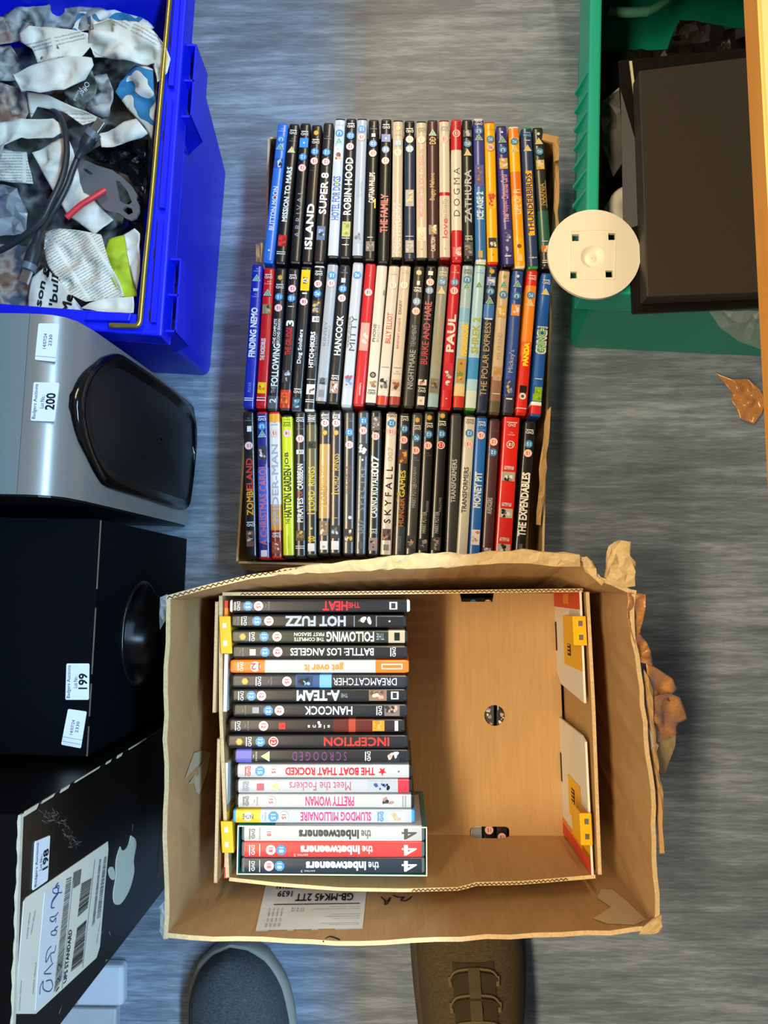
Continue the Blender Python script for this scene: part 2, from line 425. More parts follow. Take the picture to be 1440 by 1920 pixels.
def dvd(pa, pb, ztop, case, base, els, label, group, zbase=None, thick=THK, card=False):
    """pa: spine end with the top of the title page, pb: the other end (photograph points)"""
    A, B = P(pa[0], pa[1], ztop), P(pb[0], pb[1], ztop)
    L = (B - A).length; c = (A + B) / 2; rz = math.atan2(B.y - A.y, B.x - A.x)
    zb = ztop - HT if zbase is None else zbase
    h = ztop - zb
    root = thing('dvd_case', label, 'DVD', (c.x, c.y, zb), rz, group, local=True)
    fl_ = FLAT * thick / THK
    m = MB(); m.box(-L / 2, L / 2, -thick / 2, thick / 2, 0, h - .0004, mat(kc(case), .32, .5, vary=.06))
    m.build('case', root, bevel=.0022, seg=2)
    e = .0035 if not card else .0002
    els = [x for x in els.split('|') if x]
    bands = []
    for x in els:
        if x[0] == 'b':
            q = x[1:].split(','); bands.append((float(q[0]), float(q[1]), q[2]))
    cuts = sorted({0.0, 1.0} | {v for q in bands for v in q[:2]})
    t2 = thick / 2 + .0002
    arc = [(t2 - .001) * k / 4 for k in range(-4, 5)]
    prof = [(-t2, h * .12), (-t2, h - .0018), (-t2 + .0003, h - .0008)] + [(y, h - .0003 + .0008 * (1 - (y / (t2 - .001)) ** 2)) for y in arc] + [(t2 - .0003, h - .0008), (t2, h - .0018), (t2, h * .12)]
    U = lambda u: -L / 2 + e + (L - 2 * e) * u
    m = MB()
    for u0, u1 in zip(cuts, cuts[1:]):
        cc = base
        for q in bands:
            if q[0] <= u0 + 1e-6 and q[1] >= u1 - 1e-6: cc = q[2]
        m.loft([[Vector((U(u0), y, z)) for y, z in prof], [Vector((U(u1), y, z)) for y, z in prof]], gloss(cc), closed=False)
    m.build('cover_sleeve', root, recalc=False)
    # flat print on the spine
    m = MB(); lay = [h + .0005]
    def zz(): lay[0] += .00006; return lay[0]
    def disc(u, r, col, n=16, rot=0.0, w=0.0):
        z = zz(); cx = U(u)
        m.add([(cx + r * math.cos(2 * math.pi * k / n + rot), w + r * math.sin(2 * math.pi * k / n + rot), z) for k in range(n)], [tuple(range(n))], ink(col))
    def small(u, t, col, wid, hei, bold=.02):        # reads across the spine
        z = zz(); cx = U(u)
        m.text(t, lambda a, b: Vector((cx - (b - .5) * hei, (a - .5) * wid, z)), ink(col), bold * .6)
    def bar(u0, u1, w0, w1, col):
        z = zz(); m.quad((U(u0), w0 * fl_, z), (U(u1), w0 * fl_, z), (U(u1), w1 * fl_, z), (U(u0), w1 * fl_, z), ink(col))
    for x in els:
        k, q = x[0], x[1:].split(',')
        if k == 'b': continue
        u = float(q[0])
        if k == 'T':                                 # title: u0,u1,colour,text[,w0,w1,bold]
            u1 = float(q[1]); w0, w1 = (float(q[4]), float(q[5])) if len(q) > 5 else (-.72, .72)
            bo = (float(q[6]) if len(q) > 6 else .012) + .008; w0, w1 = max(-.98, w0 * 1.16), min(.98, w1 * 1.16)
            z = zz()
            m.text(q[3], lambda a, b: Vector((U(u + (u1 - u) * a), (w0 + (w1 - w0) * b) * fl_, z)), ink(q[2]), bo)
        elif k == 'r':
            disc(u, .0052, '#e9b7b4'); disc(u, .0036, '#e8c9c4'); small(u, q[1] if len(q) > 1 else '15', '#b02028', .0046, .0042, .05)
        elif k == 'R':
            disc(u, .0052, 'w'); disc(u, .0042, 'r'); small(u, q[1], 'w', .005, .0045, .04)
        elif k == 'o':
            disc(u, .0054, '#3d85c0', 8, math.pi / 8); small(u, q[1] if len(q) > 1 else '15', 'w', .0052, .0046, .04)
        elif k in 'gy':
            disc(u, .0062, 'w', 3, 0); disc(u, .0052, '#4f9c7c' if k == 'g' else '#d8bd5a', 3, 0); small(u - .002, q[1] if len(q) > 1 else 'U', 'w', .002 * (1 if k == 'g' else 1.8), .0024)
        elif k == 'D':
            col = q[1] if len(q) > 1 else 'w'
            small(u, 'DVD', col, .0096, .0036, .03); bar(u + .016, u + .022, -.8, .8, col)
        elif k == 's':                               # lines of tiny print
            col = q[1] if len(q) > 1 else 'v'
            small(u, 'REGION 2', col, .0092, .0016, .01); small(u + .016, 'PAL', col, .0036, .0014, .01)
        elif k == 'S': disc(u, .0042, '#8d6a2c', 6); disc(u, .0032, 'd', 6)
        elif k == 'c': disc(u, float(q[2]) * 1e-3, q[1], w=float(q[3]) * fl_ if len(q) > 3 else 0)
        elif k == '*':                               # five-pointed star
            z = zz(); cx = U(u); rr = float(q[2]) * 1e-3
            pts = [(cx + (rr if j % 2 == 0 else rr * .42) * math.cos(math.pi * j / 5 + math.pi / 2), (rr if j % 2 == 0 else rr * .42) * math.sin(math.pi * j / 5 + math.pi / 2), z) for j in range(10)]
            m.add(pts + [(cx, 0, z)], [(j, (j + 1) % 10, 10) for j in range(10)], ink(q[1]))
        elif k == 'l':                               # pair of thin rules
            col = q[1] if len(q) > 1 else 'w'; bar(u, u + .006, -1, 1, col); bar(u + .014, u + .019, -1, 1, col)
        elif k == 'k': bar(u, float(q[1]), float(q[3]) if len(q) > 3 else -1, float(q[4]) if len(q) > 4 else 1, q[2])
        elif k == 'P':                               # small printed picture, once a painted glare: u0,u1,ground,colours...
            u1 = float(q[1]); bar(u, u1, -.95, .95, q[2])
            rnd = random.Random(int(u * 1000) + len(label))
            for i in range(9):
                uu = rnd.uniform(u + (u1 - u) * .15, u1 - (u1 - u) * .15); rr = rnd.uniform(.0009, .0024)
                rr = min(rr, (u1 - u) * L * .32)
                z = zz(); cx, wy = U(uu), rnd.uniform(-.55, .55) * fl_; an = rnd.uniform(0, 3.1); n = 9; st = rnd.uniform(.9, 1.7)
                pp = []
                for j in range(n):
                    a = 2 * math.pi * j / n; r2 = rr * rnd.uniform(.7, 1.15); dx, dy = r2 * math.cos(a) * st, r2 * math.sin(a)
                    X, Y = cx + dx * math.cos(an) - dy * math.sin(an), wy + dx * math.sin(an) + dy * math.cos(an)
                    pp.append((min(max(X, U(u)), U(u1)), min(max(Y, -.95 * fl_), .95 * fl_), z))
                m.add(pp, [tuple(range(n))], ink(q[3 + i % (len(q) - 3)]))
    if m.f: m.build('spine_print', root, recalc=False)['kind'] = 'stuff'
    return root

ORD = 'first second third fourth fifth sixth seventh eighth ninth tenth eleventh twelfth thirteenth fourteenth fifteenth sixteenth seventeenth eighteenth nineteenth twentieth twenty-first twenty-second twenty-third twenty-fourth'.split()
# far end x,y / near end x,y in the photograph, case colour, cover colour, print, look
ROW1 = [
 (531,230,502,493,'#2a6cd0','#2f6fc8','T.22,.54,w,BUTTON MOON,-.5,.5|c.46,r,1.6|P.68,.75,#274f9a,w,#3a2030,a|g.83|o.89,U|s.95,w|c.07,w,1.4','blue','white title and red dot'),
 (552,231,525,495,'k','k','T.29,.69,w,MISSION TO MARS,-.5,.5,.03|P.11,.19,r,R,#802020|l.05|y.81,PG|s.88|D.94','black','bold white title over red picture'),
 (573,230,553,494,'k','k','T.17,.51,v,A R R I V A L,-.5,.5,0|r.68,12|o.76,12|k.83,.9,#2f86d0|c.865,w,1.2|D.93','black','thin widely spaced grey title'),
 (594.5,233,575.5,495,'k','#1d1815','T.09,.42,w,iSLAND,-.7,.7,.03|s.67,h|r.74|o.81,12|D.88|S.95|k.3,.8,#4a2c18,-1,-.8','black','bold white title and brown edge'),
 (616.5,229,598,494,'k','#1e1e20','T.34,.64,w,SUPER 8,-.7,.7,.02|P.15,.25,#5d6a88,a,#8fa0c0,K|r.72,12|o.79,12|s.89','black','large white title and grey-blue picture'),
 (638,221,624,484,'k','#b6bcc3','T.26,.58,#3a5ea8,HOTEL FOR DOGS,-.7,.7,.02|c.53,G,2.4|P.69,.8,#d4dae2,#8c5a44,#6c4a3c,#c8a090|g.84|o.9,U|s.96','white','blue title and brown dog picture'),
 (659,221,646.5,485,'k','k','T.3,.72,w,ROBIN HOOD,-.72,.72|P.14,.25,#a8a860,#7a8a4a,#c8b060|k.125,.13,w,-.9,.9|c.08,w,1.2|k.078,.082,w,-.8,.8|r.8,12|o.88,12|D.95','black','white serif title over green picture'),
 (679,221,670,484,'k','#a9afb8','T.42,.55,#8a9096,THE KINGDOM,.0,.5,0|T.43,.54,#8a9096,OF HEAVEN,-.5,-.1,0|P.09,.17,#9aa0a8,#5c5f64,#7c8086|r.87|o.93','silver grey','faint grey two-line title'),
 (701,223,693,489,'k','#1b1a19','T.4,.62,c,CAPTAIN PHILLIPS,-.55,.55,.02|k.36,.43,#d8c020,-1,-.7|P.05,.12,h,#9a8a78,K|k.145,.15,c,-.6,.7|r.76|o.83,12|k.88,.905,w,-.5,.4|s.94','black','cream title and tiny yellow flag'),
 (724.5,222,718,494,'k','#1c1c1c','T.2,.47,#b8342e,THE FAMILY,-.68,.68,.03|r.71|o.79|k.845,.9,#2e62b8|c.87,w,1.4|D.95','black','distressed red title'),
 (746.5,224,744,487,'k','#d4cabd','T.03,.4,#a9a4b4,POLTERGEIST,-.7,.7|r.77|o.84,12|s.9,h|S.95','cream','pale lilac title'),
 (768,225,768,490,'k','#2b3a5c','b.88,1,k|P.38,.5,#3a4560,d,#a08840|o.8|r.87|D.93|P.04,.13,K,#4a80b8,#8a8a8a|k.155,.16,v,-.9,.9','dark blue','small gold title'),
 (790,226,791,488,'k','#dacdbd','T.3,.46,#d0407a,BRIDGET JONES:,-.42,.42,.03|T.47,.8,#9a3a5a,THE EDGE OF REASON,-.42,.42,.03|P.12,.22,#d8b89c,f,#b8785a,#e8c8a8|c.06,h,1|r.87|D.94,h','cream','pink and plum title over face'),
 (811,224,812,489,'k','#4c2d2f','T.42,.62,d,Bugsy Malone,-.6,.6,0|T.05,.15,c,CARLTON,-.45,.4|P.17,.24,#4c2d2f,d,c|g.91|T.83,.88,d,DD,-.6,.6','maroon','small gold title'),
 (833,224,834.5,487,'#8c1a1e','#d8d0c4','b.45,.475,#c02028|T.14,.28,#c02028,love,-.5,.5,.03|T.28,.43,#8a867e,actually,-.65,.5,0|r.87|D.94,v|c.06,v,1','white','red band, red and grey title'),
 (855.5,223,857,492,'#c41c24','#dcd6cc','b0,.21,#c4202a|b.79,1,#c4202a|T.31,.66,#26241f,D O G M A,-.62,.62,0|R.91,15|P.02,.09,#d04048,w,#e8a0a0|s.96,#801018','white and red','wide black title'),
 (876,223,879,490,'k','#222321','T.26,.64,s,ZATHURA,-.65,.65|P.02,.12,K,#8a7a5a,v|D.14|y.76,PG|o.83,PG|P.88,.93,K,s','black','pale grey capital title'),
 (897,221,902,497,'#e6e6e2','#3470b8','b.55,1,#41459c|b.0,.02,w|T.3,.49,#cfe4f2,ICE AGE 2,-.62,.62,.04|P.53,.68,#4a4aa0,#8c6a48,#c8a070,#6c4a34|k.03,.08,d,-.4,.6|g.87|o.92,U|D.97','blue and violet','icy white title, pale ends'),
 (918,227,924.5,496,'#d8281e','#f0b408','P.38,.5,#f0b408,#c43a22,#c43a22,#d04828|P.1,.17,#2a2a26,w,v,k|c.05,#a87808,1|o.88,PG|r.82,PG|s.95,#a87808','yellow','red cut-out figure and red ends'),
 (940,235,954,500,'k','#3c3a8e','T.3,.36,#e8b0c0,The,-.5,.5|T.36,.46,#d88aa8,Muppet,-.6,.6|T.47,.65,#e0a0b0,Christmas Carol,-.6,.7|P.08,.25,#3c3a7e,#7a7ab0,#b0b0d0,#2a2a60|P.69,.77,d,c,#e0c060|k.05,.06,w,-.6,.8|o.83,U|g.9|c.96,w,1.6','indigo','curly pink title and gold square'),
 (963,236,975.5,503,'#e4dccc','#f0b000','b.5,.68,#e2781c|b.2,.5,#f0a010|b.93,1,#e8862a|T.37,.55,#f4e4c4,LIFE OF PI,-.7,.7,0|c.14,#9a4a20,3|o.9,PG|y.84,PG|k.03,.08,#e8c880,-.6,.6','yellow and orange','thin pale title'),
 (987,237,1000,504,'#2f9a4a','#2c3c66','k.22,.69,#f2b41a,-.7,.75|T.24,.67,#2a3a6c,THUNDERBIRDS,-.5,.6,.02|y.85,PG|k.91,.915,w,-.7,.7|D.95,l|c.06,w,1.1|k.058,.062,w,-.9,.9','navy','orange title panel and green ends'),
 (1008,238,1025.5,504,'k','#2a2c26','b.12,.4,#2c5a4a|T.44,.6,d,NARNIA,-.6,.5,0|k.42,.62,#c0a850,-.95,-.85|P.1,.15,#c87838,o,c|k.175,.18,w,-.6,.8|P.7,.77,d,c,#e0c060|o.83,PG|y.9,PG|c.96,w,2|l.02','black and green','small gold title'),
]
ROW2 = [
 (483,495,465.5,767,'#141f80','#16259a','T.35,.7,w,FINDING NEMO,-.6,.6,.03|g.91|s.965,a|k.82,.84,a,-.6,.6|s.78,a|T.1,.17,#7a86c8,PIXAR,-.3,.3,0|l.04','royal blue','bold white title'),
 (505,501,489,766,'#b8141e','#c4161e','T.33,.49,w,THE INCREDIBLES,-.1,.7,.02|P.09,.17,y,o,#a02010,#f8d040|P.67,.74,#8a7a50,v,d,K|g.82|s.89,w|D.94|k.035,.042,w,-1,1|k.055,.06,w,-1,1','red','white title and yellow picture'),
 (527,501,510,771,'k','#1b1c1e','b0,.09,#4a5058|T.16,.46,w,FOLLOWING,-.75,.5,.02|T.46,.64,w,THE COMPLETE,.15,.7|T.46,.64,w,SECOND SEASON,-.6,-.05|T.11,.155,v,THE,-.4,.4|T.04,.07,w,2,-.6,.6|r.72|o.8|D.87|S.94','black','tall white title and grey end'),
 (551,502,533,770,'k','#1a1b1e','b0,.13,#c02a20|T.38,.58,#c0202a,THE GRUDGE,-.5,.6,.03|T.59,.63,w,3,-.7,.7,.03|P.18,.27,#2a2a2e,s,v,#8a90a0|P.03,.11,#d0481c,o,#a03018|c.73,w,.8|k.728,.732,w,-.7,.7|o.79|r.86|D.94','black','red title and white numeral'),
 (574.5,499,555,772,'#26343a','#15181c','k.84,.99,y|c.915,w,3.6|T.89,.94,k,PAT,-.4,.4|T.32,.56,#cfd6de,Dog Soldiers,-.45,.5,.02|r.76,18|k.815,.825,w,-.6,.5|D.12|P0,.08,#1c3c48,#3a7080,#8ab0c0','black','pale italic title and yellow tip'),
 (599,497,580,772,'#b8bcbe','#17191b','T.29,.54,w,HITCHHIKERS,-.1,.75,.03|T.3,.53,v,GUIDE TO THE GALAXY,-.6,-.25|k.61,.65,w,-.8,.8|T.618,.642,k,dts,-.6,.6|P.67,.76,#4a4438,v,d|o.81,PG|r.88|D.95|P.1,.17,c,#8a6a50,K,w|k.2,.206,s,-1,1|l.045','black','white ends and bold white title'),
 (624.5,492,601,757,'k','#999da3','T.4,.58,#6c7074,KINSEY,.0,.6,0|T.4,.55,#777b80,TALK ABOUT IT,-.6,-.3,0|P.12,.17,#888c92,#54565a,K|k.03,.08,#7a7e84,-.6,.6|r.86|o.92','silver','faint dark grey title'),
 (646.7,495,624,758,'k','#191a1c','T.34,.63,#dfe2e6,HANCOCK,-.62,.62|D.17|P.06,.15,#a08070,f,#6a4a3c,c|r.76|o.83,12|k.875,.91,s,-.5,.5|s.95','black','white title over brown face'),
 (671.8,491,649,764,'#9da1a7','#b4b7bc','T.38,.63,#4c4f54,MITTY,-.7,.4,0|T.4,.62,#6c7076,THE SECRET LIFE OF WALTER,.5,.85|P.12,.21,#a8b4c4,#5a78a8,#a85058,#7890b0|o.92,PG','pale grey','wide dark title'),
 (695.6,493,672,762,'#a81820','#c01c24','P.38,.58,#d8988c,#ead8b8,#f0e4c8,#e0c0a0|T.06,.15,w,UNIVERSAL,-.15,.15|r.8,18|c.92,#d8707a,1.2','red','cream blotch instead of legible title'),  # cream spot imitates lamp glare on the sleeve, painted over the title
 (716.7,494,694.5,760,'k','#d6cebf','T.44,.57,#5a544c,PHONE,.1,.7|T.44,.56,#8a8478,BOOTH,-.6,-.1,0|c.2,#4a443e,4.2|c.2,#a08a80,2.2|P.11,.16,#d0c4b0,#8a7858,#b08a60|D.07,h|k.78,.82,#3a3632,-1,-.85','cream','dark round emblem near its bottom'),
 (740,495,715.6,764,'k','#d8cfc1','b0,.065,#c83c28|T.44,.66,#c03a32,BILLY ELLIOT,-.5,.5,.02|P.11,.2,#d4cabc,#6a6460,#8a8a90,K|k.265,.27,v,-.8,.8|r.86|s.94,h','cream','red title and red bottom band'),
 (761,495,739,764,'k','#d6cdc0',"b0,.06,#a03c30|T.4,.62,#b05060,BRIDGET JONES'S,.0,.5|T.65,.75,#2a2622,DIARY,.1,.65,.03|P.1,.18,#c8b09a,#a0583c,#5a4030|k.26,.265,v,-.8,.8|s.22,v|r.86|s.95,h",'cream','black word and dark red bottom band'),
 (786.7,497,765.5,766,'k','#3b3b3a','T.12,.4,s,NIGHTMARE,-.55,.55,0|T.42,.58,v,TENEMENT,-.4,.5,0|r.68|o.75|D.83|k.87,.9,w,-.4,.3|S.96','dark grey','thin pale serif title'),
 (809,497,788,767,'k','#1f1f20','T.3,.75,#b8323e,BURKE AND HARE,-.65,.65|k.01,.07,w,-.8,.8|c.04,d,1.6|D.11|P.15,.19,w,#c08060,K|o.83|r.89|k.94,.97,w,-.5,.6','black','tall red title'),
 (832,496,811,768,'k','#94988e','b0,.09,#8fb0bc|T.3,.64,#a8894a,UNFORTUNATE EVENTS,-.6,.5,0|P.1,.2,#7a7468,#a08468,#48423c|y.82,PG|o.89,PG|D.94','grey','gold serif title'),
 (855,494,835.5,769,'#c8202c','#c4202c','T.39,.65,w,PAUL,-.7,.72,.03|P.12,.31,#c4202c,#b8b0a4,#e0dcd4,#6a5a50|c.06,w,.9|r.82|o.88|s.95,w','red','huge white title'),
 (877.8,494,859,769,'k','#9fbcc8','b0,.08,#c83024|b.08,.16,#d8c48c|T.36,.58,#f2c010,MADAGASCAR,-.9,.3,.05|P.17,.34,#b89040,#7a5a28,#d0b040,#6a8a3a|b.6,.7,#7fb6d8|g.85|o.9,U|D.95,h','pale blue','yellow title and jungle picture'),
 (901,494,882,770,'#3f8a3a','#a6cce2','b.2,.35,#3f8fd0|b.0,.12,#c8d8d0|T.38,.63,#a8a83a,SHREK 2,-.65,.65,.03|g.86|s.95,h','light blue','olive title and green end'),
 (923,497,903,774,'#2a3558','#232a44','b.64,.74,#3f74c0|T.1,.61,#c0a468,THE POLAR EXPRESS,-.6,.6,0|k.63,.64,w,-.9,.9|g.76|o.83,U|P.87,.93,#8aa0d0,w,#5070b0|S.97','dark navy','long gold serif title'),
 (946.7,504,926.7,778,'#4a3428','#c4ab8c','b0,.08,#5a5340|b.08,.25,#8a6450|T.37,.56,#9a8a78,MY FRIEND,-.4,.4,0|P.22,.32,#b89878,#b08a4a|P.67,.75,d,c,#e0c060|k.125,.13,w,-.9,.9|o.83,U|g.9|c.96,G,2','beige and brown','faint title'),
 (972,504,952,779,'k','#2b4c9a',"b0,.12,#34364a|T.28,.44,s,Mickey's,-.6,.6,0|T.45,.62,v,Magical Christmas,.0,.5,0|P.13,.23,#2e4078,v,d,#6a78a0|P.68,.76,#e0903a,c,d|k.09,.1,w,-.7,.7|o.82,U|g.9|c.96,w,2",'blue','thin silver title and orange square'),
 (999,505,976.7,779,'#b41c14','#d2281c','b.5,.9,#e8841c|b.4,.5,#dc5a1c|T.33,.49,#f4d820,PANDA,-.5,.4,.05|T.36,.46,#f4d820,KUNG FU,.45,.75|k.14,.19,k,-.8,.8|c.115,w,4.4|c.115,#4a5048,2.2|b.03,.035,w|o.83,PG|y.77,PG|D.95','red and orange','spiky yellow title'),
 (1025.5,511,1004,781,'#20509a','#2058aa','b0,.06,#d02430|b.06,.085,#e8ece8|T.43,.62,w,GRINCH,-.85,.85,.09|T.435,.615,#58a83c,GRINCH,-.65,.65,.02|P.09,.19,#8ab020,G,#9ac028,#6a9018|k.245,.25,w,-.8,.8|k.14,.2,#2058aa,.7,1|y.87,PG|D.94','blue','green outlined title and red foot'),
]
ROW3 = [
 (465.5,771,471,1046,'k','#191a1c','T.28,.46,#e0932a,ZOMBI,-.6,.6,.02|T.46,.68,#c03a2a,ELAND,-.6,.6,.02|D.21|P.06,.17,#6a4c40,f,#c8b0a0,K|r.77|k.87,.91,w,-.7,.3|s.95','black','orange to red title'),
 (491,771,495.5,1049,'#c41820','#2c2c78','b.1,.62,#4a5ab8|T.08,.64,#c06a78,A CHRISTMAS CAROL,-.7,.7|k0,.045,w,-.7,.7|P.67,.77,#3a3a48,w,K,f|g.85|o.91,U|D.96','violet blue','rose title and red ends'),
 (514,771,518.5,1048,'#c81c1c','#d8d4d0','b0,.18,#7a1c18|b.18,.36,#c88a3a|b.94,1,#f0a030|T.22,.78,#9aa0ac,SPIDER-MAN,-.6,.6,.02|D.14|P.02,.1,#7a1c18,#a83028,w|r.86|s.92,h','white and orange','silver title and red ends'),
 (538,777,541,1046,'k','z','T.27,.62,#23240e,HATTON GARDEN,-.7,.7,.03|T.63,.74,#23240e,JOB,-.4,.5|T.22,.26,#23240e,THE,-.3,.4|T.05,.14,#8a9412,SIGNATURE,-.15,.15,0|r.88,18|D.94,#5a6010|s.98,#5a6010','lime yellow','heavy black title'),
 (562.7,771,563,1046,'k','#1b1c1e','T.23,.4,w,PIRATES,-.55,.55|T.41,.45,#a04838,OF,-.5,.5|T.46,.64,w,CARIBBEAN,-.55,.55|P.1,.17,#4a3c28,d,#806038|r.82|k.71,.74,w,-.8,.8|T.715,.735,k,dts,-.5,.5|s.89|D.95|l.045|k.2,.66,v,-.95,-.9','black','white and red serif title'),
 (584,771,584,1044,'#22281c','#24261f','b.3,.92,#5c5636|T.31,.45,#d8b820,LORD,-.6,.6,0|T.48,.62,#d8b820,RINGS,-.6,.6,0|k.28,.29,d,-.9,.9|k.02,.075,w,-.7,.8|T.09,.125,y,DD,-.6,.6|c.18,d,1.6|P.75,.8,#3c3420,K,k|T.94,.985,w,1001,-.7,.7','olive and black','gold title'),
 (609.6,768,606.7,1041,'k','#3a322a','b.24,.77,#b48a52|T.34,.47,#9a7a38,LORD,-.6,.6,0|T.47,.62,#b09040,RINGS,-.6,.6,0|k.32,.33,d,-.9,.9|k.02,.08,w,-.8,.8|c.04,v,1.6|P.12,.22,#8a7458,c,d,h|S.85|r.92,12|T.95,.985,w,0178,-.7,.7','tan and black','gold title'),
 (630.7,768,627.8,1041,'k','#352c28','T.43,.54,#c0a048,LORD,-.6,.6,0|T.58,.7,#c8a848,RINGS,-.6,.6,0|k.41,.418,d,-.9,.9|k.02,.08,w,-.8,.8|P.1,.19,#3c3630,a,v,h|k.24,.245,d,-.5,.5|S.85|r.92,12|T.95,.985,w,0520,-.7,.7','dark brown','high gold title'),
 (655.6,770,653,1042,'k','#3b3937','T.42,.62,#6a4a42,KING ARTHUR,-.6,.6,0|P.08,.17,#3b3937,d,c,#8a7c50|c.25,w,2.2,-.3|r.77,12|o.86,12|s.94','charcoal','faint rust title and white triangle'),
 (682,769,675.5,1043,'k','#404448','T.3,.61,#8a9096,S P E C T R E,-.5,.5,0|T.14,.24,#7a8086,007,-.5,.5|P.69,.78,#404448,c,w,c|c.66,c,1.4|k.03,.08,#585c60,-.5,.5|r.87|o.94,12','slate grey','widely spaced grey title'),
 (705.6,769,699,1043,'k','#1e1f20','T.25,.56,w,CASINO ROYALE,-.6,.6|T.56,.69,w,007,-.7,.7,.02|P.02,.11,#a08a88,f,v,K|D.15|r.83,12|P.87,.97,h,s,#8a7c70','black','white title with numerals'),
 (735,771,723,1045,'k','#d3c6b4','T.22,.62,#241f1a,S K Y F A L L,-.62,.62|P.1,.18,#6a5850,#3a3034,f|T.66,.76,#b8a890,007,-.5,.5,0|k.03,.07,#8a8076,-.6,.6|r.87|o.93,12|D.985,h','cream','wide black title'),
 (759,774,748,1045,'k','#25262a','b0,.2,#3a424c|T.2,.4,#b87038,HUNGER,-.6,.4|T.41,.6,#d0c040,GAMES,-.6,.4|T.38,.44,#c8b048,THE,.55,.9|P.65,.75,#6a4430,d,#8a5a3a|T.03,.13,v,LIONSGATE,-.3,.3,0|r.82|o.9,12|D.97','black','orange and yellow title'),
 (783,773,769.5,1044,'k','#3e3f41','T.33,.5,#a0a2a4,HARRY POTTER,-.5,.5,0|T.5,.62,v,AZKABAN,-.3,.3,0|P.04,.13,#48464a,f,v,K|s.67|r.74|o.83,PG|D.9|S.96','charcoal','small silver jagged title'),
 (805.5,771,792,1045,'k','#1c1d1c','T.15,.3,s,HARRY POTTER,-.4,.5,0|T.3,.38,v,PHOENIX,-.7,-.2,0|P.03,.11,#3a3632,f,v,K|s.7,h|r.77|o.85,12|D.91|S.97','black','low silver title, spine dull'),
 (830,770,815.5,1045,'k','#1a1b1a','T.15,.3,s,HARRY POTTER,-.4,.5,0|T.3,.4,v,HALLOWS,-.7,-.2,0|P.03,.12,#4a4a40,f,v,K|R.77,12|o.85,12|D.92|S.98','black','low silver title and bright red rating'),
 (855.5,774,844.5,1045,'k','#3b3a39','T.37,.68,s,TRANSFORMERS,-.5,.4,.01','dark grey','pale blocky title only'),
 (882,777,865.5,1045,'k','#c3bfb3','T.3,.63,#4a4844,TRANSFORMERS,-.3,.6,.02|T.4,.6,#7a766c,DARK OF THE MOON,-.75,-.5,0|r.8|o.88,12|D.96,h','silver white','dark blocky title'),
 (904,779,889,1045,'k','#2065b6','T.34,.6,w,MONEY PIT,-.6,.65,.03|P.07,.18,#e0e0e8,f,#d08070,w|r.87|s.91,a|D.95','bright blue','white slab title'),
 (928,784,913,1045,'k','#4c2d30','T.3,.42,s,AVENGERS,-.4,.5,.01|r.84,12|o.76,12|s.92,h|P.01,.05,#4c2d30,w,v','maroon','small silver title'),
 (960,782,943,1046,'#c4a070','#d4241c','P.03,.095,#b8b4a8,k,w,K|P.28,.345,#b8b4a8,K,w,k|P.54,.605,#a8a498,k,w,v|T.115,.14,w,SCREAM,-.6,.6|R.8,18|s.87,w|D.94|T.36,.385,w,SCREAM,-.6,.6|T.62,.645,w,SCREAM,-.6,.6','red cardboard','three grey photos, widest spine'),
 (994.5,789,974.5,1045,'k','#1b1b1c','T.14,.62,#f0ece0,THE EXPENDABLES,-.7,.7,.03|r.77|o.84|D.93|T.03,.08,v,LIONSGATE,-.3,.3','black','big cream title'),
]
